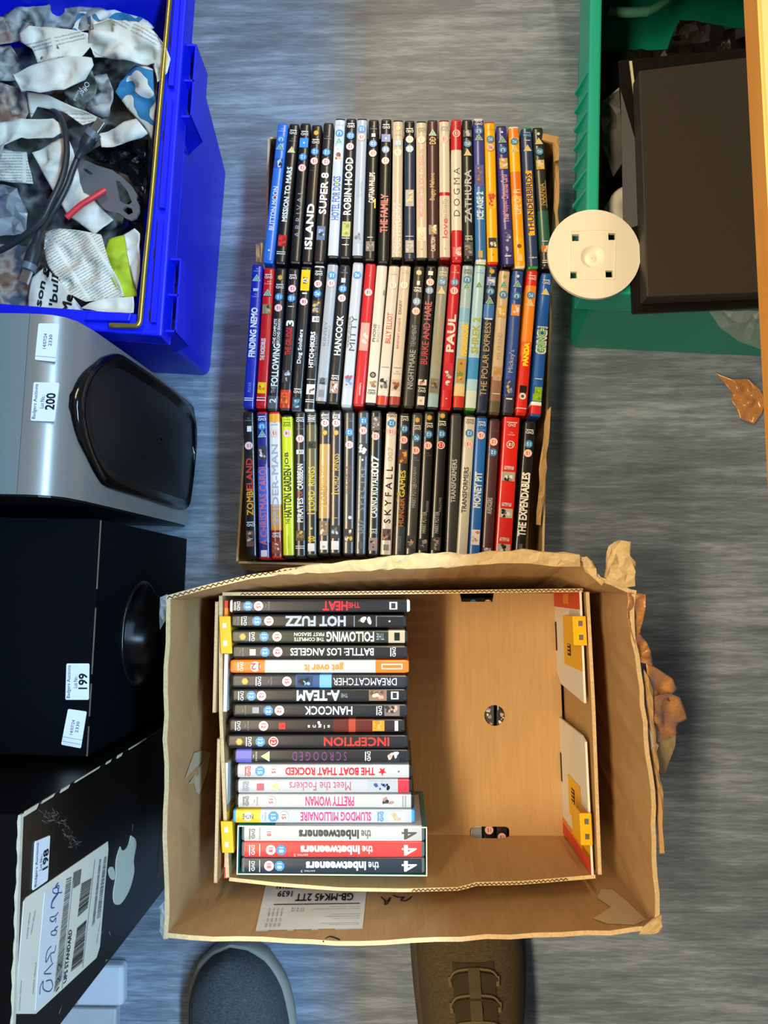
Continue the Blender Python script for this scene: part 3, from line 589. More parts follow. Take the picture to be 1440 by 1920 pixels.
# right end x, left end x, y
TRAY = [
 (769,430,1136,'#d8dcda','#232326','T.34,.48,#d02a38,HEAT,-.7,.7,.03|T.27,.335,#d02a38,THE,-.5,.3|k.055,.1,c,-.7,.7|k.065,.09,K,-.5,.5|r.85|o.91|D.965|s.79','black','red title and white ends'),
 (762,432,1164.5,'k','#1d1d1f','T.34,.69,#a8acb0,HOT FUZZ,-.75,.75,.04|k.155,.29,v|k.16,.285,#222222|P.165,.28,#1d1d1d,c,w,#8a6a50|c.08,w,1|r.79|o.86|D.93|s.97','black','big silver title and framed picture'),
 (765,432,1194,'k','#2a3026','b0,.095,#b8a888|T.03,.06,k,1,-.6,.6|T.18,.455,c,FOLLOWING,-.75,.75,.02|T.12,.165,v,THE,-.5,.5|T.47,.645,c,THE COMPLETE,.15,.7|T.47,.645,c,FIRST SEASON,-.65,-.1|r.745|o.82|D.885|S.945','black-green','cream title and tan end'),
 (764,434,1222,'k','#212123','T.18,.67,w,BATTLE: LOS ANGELES,-.6,.55,.01|D.06|r.745,12|o.82,12|k.875,.91,w,-.5,.6|s.95','black','white sans title'),
 (767,431,1250,'#ee7420','#bab6b2','b0,.175,#ee7420|b.815,1,#ee7420|T.36,.585,#f0883a,get over it,-.6,.7,.05|k.02,.14,w,-.5,.5|k.025,.135,#ee7420,-.3,.3|r.87,12|c.87,w,5.4|c.87,#e8c0bc,4.4|T.845,.895,#b02028,12,-.5,.5|D.95','orange and white','orange title'),
 (766,433,1277.5,'k','#2c2d32','b.43,.5,#6fa8e0|b.5,.64,#34507a|T.05,.42,w,DREAMCATCHER,-.55,.6,0|P.54,.63,#243a5a,k,#7fb0e0,k|r.69|D.85|s.78|S.935','dark grey','white serif title and blue glow'),
 (763,434,1304,'k','#202022','T.38,.63,s,A-TEAM,-.75,.75,.04|T.33,.37,v,THE,-.3,.3|P.1,.205,#8a6a58,f,#d8b8a0,#6a4838|k.03,.075,c,-.7,.7|k.04,.065,K,-.5,.5|r.84,12|o.9,12|D.955','black','silver title beside three faces'),
 (765,436,1332,'k','#232426','T.31,.59,#c4ccd0,HANCOCK,-.65,.65|P.03,.12,#7a6a60,f,K|D.145|r.74,12|o.805,12|k.86,.9,v,-.6,.5|s.94','black','pale title and dim face'),
 (759,428,1361,'k','#2a2223','b.16,.4,#5a2018|b.27,.31,#a8402a|P.1,.17,#c08a2a,d,o|T.42,.55,w,s i g n s,-.3,.4|c.485,w,1.5,-.6|k.02,.04,c,-.9,.9|r.81,12|k.68,.72,#c0202a,-.6,.6|s.9|D.955','dark red-brown','tiny white title over orange glow'),
 (765,425,1390,'k','#222325','T.09,.46,#d8362e,INCEPTION,-.65,.65,.02|R.75,12|o.825,12|D.885|S.945','black','big red title'),
 (768,437,1418,'k','#212124','b.91,1,#5a5ab0|T.35,.67,#7a3a72,S C R O O G E D,-.7,.7,0|D.22|P.04,.11,#2a2a2a,c,f,w|y.82,PG|s.88,w','black','dim purple title and purple end'),
 (773,440,1446,'k','#b7b5b2','T.2,.72,#c42430,THE BOAT THAT ROCKED,-.55,.55,.03|*.155,#c42430,4.8|c.06,h,1|r.79|o.87|D.935,r','white','red title after a red star'),
 (773,441,1474,'k','#b0b0b2','b0,.065,#c83440|T.34,.7,#a8506a,Meet the Fockers,-.65,.65,0|P.075,.24,#a8acb0,#3a5088,#4a64a0,k|y.78,PG|k.85,.89,#a84858,-.5,.7|D.95,v','white','thin rose title, red corner'),
 (777,441,1502,'k','#b8b6b2','T.33,.61,#cc2c6c,PRETTY WOMAN,-.7,.7,.01|P.1,.17,#dcd8d2,K,#a08478|k.03,.034,v,-1,1|k.045,.049,v,-1,1|r.81|s.89,h|D.95,h','white','tall magenta title'),
 (778,436,1531,'#3c9ad0','#b2b7ba','b.86,1,#d8b030|c.93,w,4.6|T.9,.96,k,PATHE,-.35,.35|T.23,.63,#cc2c74,SLUMDOG MILLIONAIRE,-.65,.65,.01|P.04,.13,#d8dcd8,#c0a070,f,#a8b0a0|D.17,q|r.725|o.785|s.83,q','white','magenta title and yellow end'),
]
# rows in the shallow box
ZB = .150
for row, rn, zt in ((ROW1, 'far', ZB), (ROW2, 'middle', ZB), (ROW3, 'near', ZB)):
    for i, (x0, y0, x1, y1, case, base, els, col, look) in enumerate(row):
        dvd((x1, y1), (x0, y0), zt - .0006 * ((i * 7) % 3), case, base, els,
            '%s DVD case with %s, %s from left, %s row' % (col, look, ORD[i], rn),
            'DVD cases in the %s row of the shallow box' % rn, zbase=.0105, thick=.0205 if 'cardboard' in col else THK, card='cardboard' in col)
ZT = .293
for i, (xr, xl, y, case, base, els, col, look) in enumerate(TRAY):
    dvd((xr, y + (.4 if i % 2 else -.4)), (xl, y - (.4 if i % 3 else -.3)), ZT - .0005 * (i % 3), case, base, els,
        '%s DVD case with %s, %s down in tray' % (col, look, ORD[i]), 'DVD cases standing in the cardboard tray', zbase=.1595)
# boxed trilogy in its slipcase
for y, base, els, col in ((1563, '#b8b6b2', 'T.355,.69,#45423e,inbetweeners,-.45,.65,.05|T.285,.34,#6a6660,the,-.45,.6,.02|T.03,.11,#55524e,4,-.6,.7|r.86,18|k.91,.915,v,-.9,.9|D.95,h', 'white'),
                          (1593, '#d8403c', 'T.35,.68,w,inbetweeners,-.5,.55,.05|T.275,.335,c,the,-.5,.5,.02|T.64,.72,c,series 2,.55,.85,0|T.03,.11,w,4,-.6,.7|r.85,18|o.79,18|k.91,.915,c,-.9,.9|D.95', 'red'),
                          (1623, '#26303a', 'T.315,.65,w,inbetweeners,-.5,.55,.05|T.24,.3,s,the,-.5,.5,.02|T.6,.68,s,series 3,.55,.85,0|T.03,.11,w,4,-.6,.7|r.86,18|o.8,18|k.91,.915,s,-.9,.9|D.95', 'navy')):
    # text was measured from the left part of the spine: titles run right to left
    dvd((797, y), (452, y), ZT + .001, '#5a6066', base, els, '%s DVD case standing inside the teal slipcase, wide lower-case title' % col, 'three DVD cases inside the teal slipcase', zbase=.1605, thick=.0158)
TEAL = mat('#1f8a80', .35, .5, vary=.05)
PALE = mat('#ded6c0', .7, .3)
a, b_ = P(446, 1547, ZT), P(801, 1642, ZT)
rt = thing('slipcase', 'teal cardboard slipcase holding the three DVD cases at the near end of the tray', 'slipcase', ((a.x + b_.x) / 2, (a.y + b_.y) / 2, .1585))
x0, x1, y0, y1 = a.x, b_.x, b_.y, a.y
for nm, q in (('side_panel', (x0, x1, y1 - .0012, y1)), ('side_panel', (x0, x1, y0, y0 + .0012)), ('end_panel', (x0, x0 + .0012, y0 + .0012, y1 - .0012)), ('end_panel', (x1 - .0012, x1, y0 + .0012, y1 - .0012))):
    mb = MB(); mb.box(*q, .1585, ZT + .001, TEAL); mb.box(*q, ZT + .001, ZT + .0016, PALE); mb.build(nm, rt)
mb = MB(); mb.box(x0, x1, y0, y1, .158, .1595, TEAL); mb.build('base_panel', rt)

# cases below the tray, seen only through its openings
for (xa, ya, xb, yb, base, els, col, wh) in (
    (893, 1578, 893, 1300, 'w', 'k.0,.08,v|P.75,.95,#8a4438,#6a3028,w', 'white', 'half seen at the left of the near slot in the tray'),
    (917, 1578, 917, 1300, 'k', 'r.06,15|P.72,.95,#4a4a48,f,c,v', 'black', 'half seen in the middle of the near slot in the tray'),
    (941, 1578, 941, 1300, 'k', 'r.01,15|s.09,w|P.72,.9,K,c,f', 'black', 'half seen at the right of the near slot in the tray'),
    (1030, 1132, 745, 1132, 'k', 'r.4,15|o.5,15|T.1,.3,w,DVD VIDEO', 'black', 'half seen through the far notch in the tray')):
    dvd((xa, ya), (xb, yb), .1535, 'k', base, els, '%s DVD case %s' % (col, wh), 'DVD cases hidden under the tray', zbase=.014)

# ------------------------------------------------------------------ shallow box of the three rows
def wallstrip(parent, name, pts, z0, n, thick, m, inward, zs=None, edge=None, rows=3):
    """upright panel under a polyline of world points"""
    p = polyline(pts, n)
    grid = [[Vector((q.x, q.y, z0 + (q.z - z0) * j / rows)) for j in range(rows + 1)] for q in p]
    mb = MB(); solid(mb, grid, thick, m, edge or CARD_EDGE, inward)
    return mb.build(name, parent)
def flute(parent, pts, w, n, z=.0004):
    """wavy paper core seen on a cut cardboard edge"""
    p = polyline(pts, n); mb = MB(); vs = []
    for i, q in enumerate(p):
        t = (p[min(i + 1, n)] - p[max(i - 1, 0)]).normalized(); nn = Vector((-t.y, t.x, 0))
        c = q + nn * (w * .28 * (1 if i % 2 else -1)); c.z = q.z + z
        vs += [c - nn * w * .14, c + nn * w * .14]
    mb.add(vs, [(2 * i, 2 * i + 1, 2 * i + 3, 2 * i + 2) for i in range(n)], CARD_DARK)
    o = mb.build('fluted_core', parent, recalc=False); o['kind'] = 'stuff'
    return o
zr = .128
bl = [P(x, y, zr) for x, y in ((507, 262), (486, 455), (464, 640), (450, 800), (446, 930), (443, 1046))]
br = [P(x, y, zr) for x, y in ((1046, 262), (1044, 450), (1042, 560), (1036, 700), (1028, 850), (1018, 1060))]
for q, z_ in zip(bl, (.132, .07, .075, .09, .10, .11)): q.z = z_
for q, z_ in zip(br, (.125, .085, .09, .09, .10, .11)): q.z = z_
root = thing('shallow_carton', 'shallow brown cardboard carton packed with three rows of upright DVDs', 'box', ((bl[0].x + br[0].x) / 2, (bl[0].y + bl[-1].y) / 2, 0))
bf = [P(502, 262, .13), P(1046, 262, .13)]
nl, nr = P(446, 1052, .115), P(1014, 1066, .115)
cor = [bl[0].copy(), br[0].copy(), nr.copy(), nl.copy()]
far_l, far_r = Vector((bl[0].x, bl[0].y, .13)), Vector((br[0].x, br[0].y, .13))
wallstrip(root, 'side_wall', bl[:-1] + [Vector((nl.x, nl.y, .112))], .001, 12, .003, CARD2, Vector((-1, 0, 0)))
wallstrip(root, 'side_wall', br[:-1] + [Vector((nr.x, nr.y, .12))], .001, 12, .003, CARD2, Vector((1, 0, 0)))
wallstrip(root, 'far_wall', [far_l, far_r], .001, 8, .003, CARD2, Vector((0, 1, 0)))
wallstrip(root, 'near_wall', [Vector((nl.x, nl.y, .11)), nl.lerp(nr, .35), nl.lerp(nr, .7), Vector((nr.x, nr.y, .118))], .001, 8, .003, CARD2, Vector((0, -1, 0)))
mb = MB(); q = [Vector((v.x, v.y, 0)) for v in (nl, nr, far_r, far_l)]
mb.hexa([v + Vector((0, 0, .001)) for v in q], [v + Vector((0, 0, .0095)) for v in q], CARD2); mb.build('base_panel', root)
# loose outer flaps
for name, pts, amp in (('corner_flap', [(1018, 250, .15), (1048, 256, .148), (1048, 300, .148), (1041, 302, .148), (1038, 268, .15), (1016, 262, .15)], .001),
                       ('outer_flap', [(1042, 300, .135), (1048, 302, .135), (1046, 520, .135), (1040, 520, .135)], .0015),
                       ('outer_flap', [(1026, 770, .13), (1033, 762, .13), (1022, 900, .125), (1014, 985, .12), (1008, 984, .12), (1014, 880, .13)], .0015),
                       ('corner_flap', [(479, 458, .13), (489, 455, .14), (489, 492, .14), (480, 492, .13)], .001),
                       ('near_flap', [(452, 1060, .09), (600, 1062, .09), (602, 1070, .07), (456, 1070, .07)], .001)):
    crumple(name, pts, CARD, amp, 8, 5, root, .003, sub_div=0)

# ------------------------------------------------------------------ big torn carton
ZR = .345
rim_l = [P(x, y, ZR) for x, y in ((313, 1118), (307, 1300), (306, 1500), (308, 1760))]
rim_n = [P(x, y, ZR) for x, y in ((308, 1760), (600, 1772), (760, 1770), (900, 1763), (1160, 1752), (1238, 1742))]
rim_r = [P(x, y, ZR) for x, y in ((1238, 1742), (1228, 1500), (1213, 1351), (1201, 1239), (1188, 1178), (1192, 1107))]
rim_f = [P(x, y, ZR) for x, y in ((313, 1118), (380, 1099), (470, 1076), (600, 1058), (720, 1047), (800, 1043), (870, 1040), (960, 1034), (1040, 1036), (1088, 1037), (1104, 1058), (1128, 1084), (1160, 1096), (1192, 1107))]
bTL, bTR, bBL, bBR = [Vector((q.x, q.y, 0)) for q in (rim_l[0], rim_r[-1], rim_n[0], rim_n[-1])]
root = thing('cardboard_carton', 'large torn brown cardboard carton holding the DVD tray, nearest the shoes', 'box', ((bTL + bBR) / 2))
def cwall(name, rim, b0, b1, n, inward, bulge=.0, power=1.0, m=CARD):
    p = polyline(rim, n); rows = 8; grid = []
    rnd = random.Random(len(name) + n)
    for i, q in enumerate(p):
        bq = b0.lerp(b1, i / n); col = []
        for j in range(rows + 1):
            t = j / rows; v = bq.lerp(q, t)
            k = t ** power
            v.x = bq.x + (q.x - bq.x) * k; v.y = bq.y + (q.y - bq.y) * k
            if 0 < j: v += inward * (rnd.uniform(-1, 1) * .0012 + bulge * math.sin(math.pi * t))
            col.append(v)
        grid.append(col)
    mb = MB(); solid(mb, grid, .0045, m, CARD_EDGE, inward)
    return mb.build(name, root), p
lift = Vector((0, 0, .002))
lw_, _ = cwall('side_wall', rim_l, bTL + lift, bBL + lift, 14, Vector((1, 0, 0)))
nw, _ = cwall('near_wall', rim_n, bBL + lift, bBR + lift, 20, Vector((0, 1, 0)))
cwall('side_wall', rim_r, bBR + lift, bTR + lift, 20, Vector((-1, 0, 0)))
_, pf = cwall('far_wall', rim_f, bTL + lift, bTR + lift, 40, Vector((0, -1, 0)), power=2.2)
flute(root, [q + Vector((0, -.002, .0)) for q in pf[:15]], .0042, 60, .0006)
mb = MB(); q = [v + Vector((0, 0, .001)) for v in (bBL, bBR, bTR, bTL)]
mb.hexa(q, [v + Vector((0, 0, .005)) for v in q], CARD); mb.build('base_panel', root)
# torn, delaminated rim strip folded over the far edge
crumple('torn_rim', [(505, 1076, .349), (600, 1058, .352), (720, 1045, .352), (790, 1037, .354), (870, 1040, .355), (980, 1030, .355), (1045, 1037, .355), (1087, 1040, .355), (1088, 1062, .35), (1020, 1060, .349), (960, 1056, .352), (850, 1062, .35), (740, 1066, .349), (600, 1075, .349)], TORN, .0018, 50, 3, root, .0015)
crumple('torn_corner', [(1092, 1045, .352), (1100, 1044, .352), (1118, 1066, .35), (1120, 1082, .348), (1134, 1090, .348), (1128, 1098, .345), (1106, 1078, .347), (1094, 1064, .349)], TORN, .002, 10, 4, root, .002)
crumple('torn_flap', [(1147, 1026, .35), (1165, 1013, .352), (1183, 1016, .352), (1181, 1042, .352), (1192, 1072, .35), (1191, 1099, .347), (1172, 1102, .346), (1148, 1097, .347), (1136, 1083, .349), (1141, 1048, .352)], TORN, .003, 22, 8, root, .004)
crumple('packing_tape', [(1176, 1112, .349), (1210, 1114, .34), (1207, 1160, .335), (1200, 1188, .335), (1214, 1205, .33), (1222, 1228, .33), (1224, 1250, .335), (1203, 1242, .343), (1190, 1205, .347), (1180, 1170, .349), (1176, 1140, .350)], TAPE, .007, 18, 2, root, .0006, round_=.6, sp=120)
crumple('packing_tape', [(1211, 1240, .335), (1230, 1252, .33), (1262, 1273, .31), (1270, 1292, .30), (1258, 1305, .305), (1216, 1312, .33)], TAPE, .008, 8, 5, root, .0006, round_=.6, sp=120)
crumple('packing_tape', [(1217, 1306, .33), (1256, 1300, .31), (1276, 1308, .30), (1291, 1347, .29), (1272, 1357, .295), (1270, 1376, .30), (1232, 1392, .325), (1220, 1350, .33)], TAPE, .008, 10, 6, root, .0006, round_=.6, sp=120)
crumple('torn_flap', [(1228, 1378, .32), (1268, 1370, .29), (1266, 1398, .29), (1256, 1425, .29), (1246, 1452, .30), (1238, 1450, .31), (1232, 1410, .32)], TORN, .003, 10, 7, root, .003)
crumple('outer_flap', [(1207, 1255, .335), (1216, 1270, .335), (1226, 1400, .335), (1240, 1500, .335), (1246, 1600, .335), (1236, 1600, .332), (1226, 1460, .33), (1214, 1360, .33)], CARD, .002, 16, 9, root, .003)
crumple('clear_tape', [(300, 1120, .345), (314, 1114, .348), (312, 1160, .345), (300, 1180, .33)], CLEAR, .002, 6, 9, root, .0004)
crumple('clear_tape', [(299, 1700, .34), (308, 1690, .346), (309, 1764, .346), (299, 1745, .34)], CLEAR, .002, 6, 10, root, .0004)
crumple('clear_tape', [(1196, 1200, .335), (1206, 1300, .335), (1226, 1400, .335), (1226, 1440, .33), (1214, 1400, .33), (1204, 1310, .33)], CLEAR, .003, 10, 12, root, .0004)
crumple('worn_corner', [(1206, 1738, .347), (1240, 1715, .347), (1242, 1738, .347), (1222, 1752, .347), (1198, 1752, .346)], TORN, .0015, 8, 13, root, .002)
# shipping label and marks on the near wall's inner face
def caster(target):
    me = target.data; off = LOC[target.name]
    bv = BVHTree.FromPolygons([v.co + off for v in me.vertices], [p.vertices[:] for p in me.polygons])
    def f(px, py, t):
        h = bv.ray_cast(CAMP, ray(px, py))
        if h[0] is None: return P(px, py, ZR - .02)
        n = h[1] if h[1].dot(ray(px, py)) < 0 else -h[1]
        return h[0] + n * t
    return f
def pquad(q, a, b):
    q = [Vector(x) for x in q]
    return (q[0] * (1 - a) + q[1] * a) * (1 - b) + (q[3] * (1 - a) + q[2] * a) * b
cn = caster(nw); LQ = [(690, 1640), (503, 1640), (479, 1747), (680, 1742)]     # reads upside down
def f(a, b, t=.0008):
    p = pquad([LQ[3], LQ[2], LQ[1], LQ[0]], a, 1 - b) if False else pquad([LQ[0], LQ[1], LQ[2], LQ[3]], a, b)
    return cn(p.x, p.y, t)
lab = MB()
GU, GV = 16, 10
for t in (.0012, .0002):
    vs = [f(i / GU, j / GV, t) for i in range(GU + 1) for j in range(GV + 1)]
    lab.add(vs, [(i * (GV + 1) + j, (i + 1) * (GV + 1) + j, (i + 1) * (GV + 1) + j + 1, i * (GV + 1) + j + 1) for i in range(GU) for j in range(GV)], PAPER_W)
lo = lab.build('shipping_label', root)
lp = MB(); g = lambda a, b: f(a, b, .0019)
rnd = random.Random(4); x = .1
while x < .9:
    wd = rnd.choice((.006, .01, .016)); rect(lp, g, x, .02, x + wd, .28, INK); x += wd + rnd.choice((.006, .01, .018))
lp.text('GB-MK45 2TT', sub(g, .12, .37, .68, .5), INK, .02); lp.text('1639', sub(g, .72, .32, .86, .42), INK, .02)
rect(lp, g, .05, .55, .88, .565, INK)
for y in (.6, .64, .74, .78, .82, .9, .93): lp.text('deliver to the address below please', sub(g, .04, y, rnd.uniform(.25, .5), y + .02), INK2)
for y in (.62, .66): lp.text('17 4 16', sub(g, .58, y, .7, y + .03), INK2)
for x in (.78, .82, .86, .9): lp.text('order no 20', sub(lambda a, b: g(b, a), .62, x, .95, x + .02), INK2)
lp.build('label_print', lo, recalc=False)['kind'] = 'stuff'
mk = MB()
for pts in ([(715, 1683), (722, 1690), (722, 1697), (728, 1693), (732, 1684), (727, 1690), (722, 1690)], [(737, 1680), (745, 1683), (752, 1684), (758, 1683), (752, 1689), (760, 1690), (768, 1686), (772, 1682)], [(606, 1765), (618, 1757), (637, 1763)]):
    mk.tube([cn(p[0], p[1], .0006) for p in pts], .0007, INK, 5, 3)
mk.build('pen_mark', root, recalc=False)['kind'] = 'stuff'
# torn-off paper patch on the left wall
def patch(fc, pts, m):
    r = delaunay_2d_cdt([Vector(p) for p in pts], [(i, (i + 1) % len(pts)) for i in range(len(pts))], [], 1, 1e-4)
    mb = MB(); n = len(r[0])
    mb.add([fc(v.x, v.y, .001) for v in r[0]], [tuple(x) for x in r[2]], m)
    return mb.build('paper_residue', root)
cl = caster(lw_)
patch(cl, [(345, 1460), (362, 1412), (380, 1406), (393, 1412), (388, 1445), (372, 1490), (366, 1485), (362, 1468), (352, 1470), (372, 1440), (380, 1425)], mat('#c4b090', .85, .2, vary=.1))
patch(cn, [(1120, 1685), (1128, 1668), (1150, 1670), (1180, 1695), (1212, 1726), (1190, 1736), (1140, 1734), (1112, 1724), (1150, 1700), (1165, 1715)], mat('#c6ad88', .85, .2, vary=.12))

# ------------------------------------------------------------------ inner tray
ZF, ZW = .155, .289
tl, tr_, brr, bll = P(417, 1117, ZW), P(1093, 1110, ZW), P(1116, 1640, ZW), P(430, 1645, ZW)
root = thing('cardboard_tray', 'brown cardboard tray with white and yellow printed ends inside the big carton', 'tray', ((tl + brr) / 2).to_2d().to_3d() + Vector((0, 0, ZF - .001)))
def tpx(x, y): v = P(x, y, ZF); return (v.x, v.y)
near_b = [P(430, 1645, ZW), P(520, 1655, ZW), P(640, 1664, ZW), P(760, 1666, ZW), P(862, 1663, ZW), P(892, 1654, ZW), P(975, 1652, ZW), P(1116, 1640, ZW)]
yb = (bll.y + brr.y) / 2
ol = [(bll.x, yb), (P(881, 1583, ZF).x, yb)]
cx0, cx1 = P(881, 1583, ZF).x, P(955, 1583, ZF).x
ol += [(cx0, yb + .006), (cx0 + .0015, yb + .009), (cx0 + .005, yb + .0105), (cx1 - .005, yb + .0105), (cx1 - .0015, yb + .009), (cx1, yb + .006), (cx1, yb), (brr.x, yb)]
fy = (tl.y + tr_.y) / 2
fx0, fx1 = P(862, 1120, ZF).x, P(926, 1120, ZF).x
ol += [(tr_.x, fy), (fx1, fy), (fx1 - .002, fy - .011), (fx0 + .002, fy - .011), (fx0, fy), (tl.x, fy)]
hc = P(927, 1341, ZF)
mb = MB(); mb.prism([ol, circ(hc.x, hc.y, .0128)[::-1]], lambda a, b, t: Vector((a, b, ZF + t)), -.001, .0028, CARD, CARD_EDGE); mb.build('base_panel', root)
TW = .0038
# near wall, with the finger slot running up from the crease
seg = polyline(near_b, 40)
def at_x(x):
    for p, q in zip(seg, seg[1:]):
        if p.x <= x <= q.x: return p.lerp(q, (x - p.x) / (q.x - p.x))
xm = (cx0 + cx1) / 2; hwx = (cx1 - cx0) / 2
pl_ = [q for q in seg if q.x < cx0] + [at_x(cx0)]; pm_ = [at_x(xm + hwx * .999 * math.sin(-math.pi / 2 + math.pi * k / 12)) for k in range(13)]; prr = [at_x(cx1)] + [q for q in seg if q.x > cx1]
mb = MB()
for part, rise in ((pl_, 0), (pm_, .013), (prr, 0)):
    gg = []
    for q in part:
        up0 = rise * max(0, 1 - ((q.x - xm) / hwx) ** 4) ** .5
        z0 = ZF - .001 + up0
        gg.append([Vector((q.x, yb + (q.y - yb) * ((z0 + (q.z - z0) * j / 4) - ZF) / (q.z - ZF), z0 + (q.z - z0) * j / 4)) for j in range(5)])
    solid(mb, gg, TW, CARD, CARD_EDGE, Vector((0, -1, 0)))
mb.build('near_wall', root)
flute(root, [q + Vector((0, -.0019, 0)) for q in seg[20:38]], .0036, 70, .0007)
wallstrip(root, 'far_wall', [tl + Vector((0, 0, 0)), P(600, 1116, ZW), P(760, 1114, ZW), P(862, 1113, ZW), P(926, 1112, ZW), tr_], ZF - .001, 30, TW, CARD, Vector((0, 1, 0)))
flute(root, polyline([tl + Vector((.02, .0019, 0)), tr_ + Vector((0, .0019, 0))], 10), .0036, 150, .0007)
wallstrip(root, 'side_wall', [tl, P(417, 1330, ZW), bll], ZF - .001, 12, TW, CARD, Vector((-1, 0, 0)))
wallstrip(root, 'side_wall', [tr_ + Vector((.003, 0, 0)), P(1104, 1320, ZW) + Vector((.003, 0, 0)), brr + Vector((.003, 0, 0))], ZF - .001, 12, TW, CARD, Vector((1, 0, 0)))
WH = mat('#e6e0d4', .5, .4, vary=.05); YE = mat('#f0b414', .4, .5, vary=.06); RD = mat('#d8452a', .45, .4); OR = mat('#ee8a24', .45, .4)
# printed end panels on the right
e0, e1 = tr_, brr
ex = Vector((e1.x - e0.x, e1.y - e0.y, 0)).normalized()
pr = Plane(e0 - Vector((.0030, 0, 0)), ex, ex.cross(Vector((0, 0, 1))))
if pr.n.x > 0: pr = Plane(pr.o, pr.ex, -pr.n)
dz = ZW - ZF - .003
def vz(a, z): return (a, (z - pr.o.z) * (1 if pr.ey.z > 0 else -1))
def pan(name, y0, y1, notch):
    # along the wall from photograph row y0 to y1 (at the top edge)
    a0, a1 = [(P(1090 + (yy - 1110) * .05, yy, ZW) - pr.o).dot(pr.ex) for yy in (y0, y1)]
    lo2, hi2 = ZF + .003, ZW + .001
    mb = MB()
    if notch: L = [vz(a0, hi2), vz(a1, hi2), vz(a1 - .006, lo2 + .02), vz(a1 - .018, lo2), vz(a0, lo2)]
    else: L = [vz(a0 + .004, hi2 - .004), vz(a0, hi2 - .02), vz(a0, lo2), vz(a1, lo2), vz(a1, hi2)]
    mb.prism([L], pr.at, -.0012, .0012, WH)
    p = mb.build(name, root)
    mk = MB()
    def R_(u0, u1, v0, v1, m, t=.0016):
        q = [vz(a0 + (a1 - a0) * u, lo2 + (hi2 - lo2) * v) for u, v in ((u0, v0), (u1, v0), (u1, v1), (u0, v1))]
        mk.quad(*[pr.at(*c, t) for c in q], m)
    if notch:
        R_(0, .16, 0, 1, RD); R_(.02, .12, .4, .62, OR, .0019)
        R_(.24, .72, .35, 1, YE); R_(.36, .62, .5, .62, INK, .0019)
        for k in range(7): R_(.37 + k * .035, .385 + k * .035, .52, .6, YE, .0022)
        R_(.32, .62, .0, .06, INK)
    else:
        R_(.9, 1, .0, 1, RD); R_(.86, .9, 0, 1, OR); R_(.55, .9, .75, 1, YE); R_(.42, .74, .3, .75, YE); R_(.5, .72, .42, .54, INK, .0019)
        for k in range(7): R_(.51 + k * .03, .523 + k * .03, .44, .52, YE, .0022)
        R_(.3, .55, .0, .05, INK)
    mk.build('panel_print', p, recalc=False)['kind'] = 'stuff'
pan('printed_panel', 1110, 1318, True); pan('printed_panel', 1385, 1640, False)
SILV = mat('#b0aca0', .3, .5, metal=.8)
def clip(x, y0, y1, dx, parent=root):
    """yellow plastic clip over a wall edge with two staples"""
    a, b2 = P(x, y0, ZW), P(x + (y1 - y0) * .05, y1, ZW); mb = MB(); s = 1 if dx > 0 else -1
    wx = abs(dx)
    q = [Vector((a.x, a.y, 0)), Vector((b2.x, b2.y, 0)), Vector((b2.x + dx, b2.y, 0)), Vector((a.x + dx, a.y, 0))]
    mb.hexa([v + Vector((0, 0, ZW + .0015)) for v in q], [v + Vector((0, 0, ZW + .0040)) for v in q], YE)
    q2 = [Vector((a.x + dx * .8, a.y, 0)), Vector((b2.x + dx * .8, b2.y, 0)), Vector((b2.x + dx, b2.y, 0)), Vector((a.x + dx, a.y, 0))]
    mb.hexa([v + Vector((0, 0, ZW - .035)) for v in q2], [v + Vector((0, 0, ZW + .0035)) for v in q2], YE)
    o = mb.build('yellow_clip', parent, bevel=.0006, seg=1)
    for t in (.25, .72):
        v = a.lerp(b2, t); mb = MB(); xx = v.x + dx * .45
        mb.box(xx - .0022, xx + .0022, v.y - .0028, v.y + .0028, ZW + .0038, ZW + .0046, SILV); mb.build('staple', o)
clip(1097, 1155, 1210, -.0145); clip(1107, 1523, 1583, -.0125); clip(412, 1155, 1225, .0125); clip(415, 1538, 1597, .0125)
# left end: white wire-like folded strip with coloured ends
for y0, y1, m in ((1126, 1140, RD), (1140, 1156, OR), (1226, 1334, WH), (1430, 1522, WH), (1522, 1540, YE), (1597, 1612, YE), (1612, 1625, WH), (1625, 1646, RD)):
    a, c = P(424, y0, ZW - .004), P(427 + (y1 - 1100) * .008, y1, ZW - .004)
    mb = MB(); mb.box(a.x - .0016, a.x + .0022, c.y, a.y, ZW - .07, ZW - .003, m); mb.build('printed_strip', root)
for y0, y1, x in ((1128, 1336, 410), (1385, 1655, 414)):
    a, c = P(x, y0, ZW), P(x, y1, ZW); mb = MB(); mb.box(a.x - .0036, a.x, c.y, a.y, ZW - .1, ZW + .0012, CARD); mb.box(a.x - .0034, a.x - .0004, c.y + .001, a.y - .001, ZW + .0012, ZW + .0016, CARD_EDGE); mb.build('outer_panel', root)

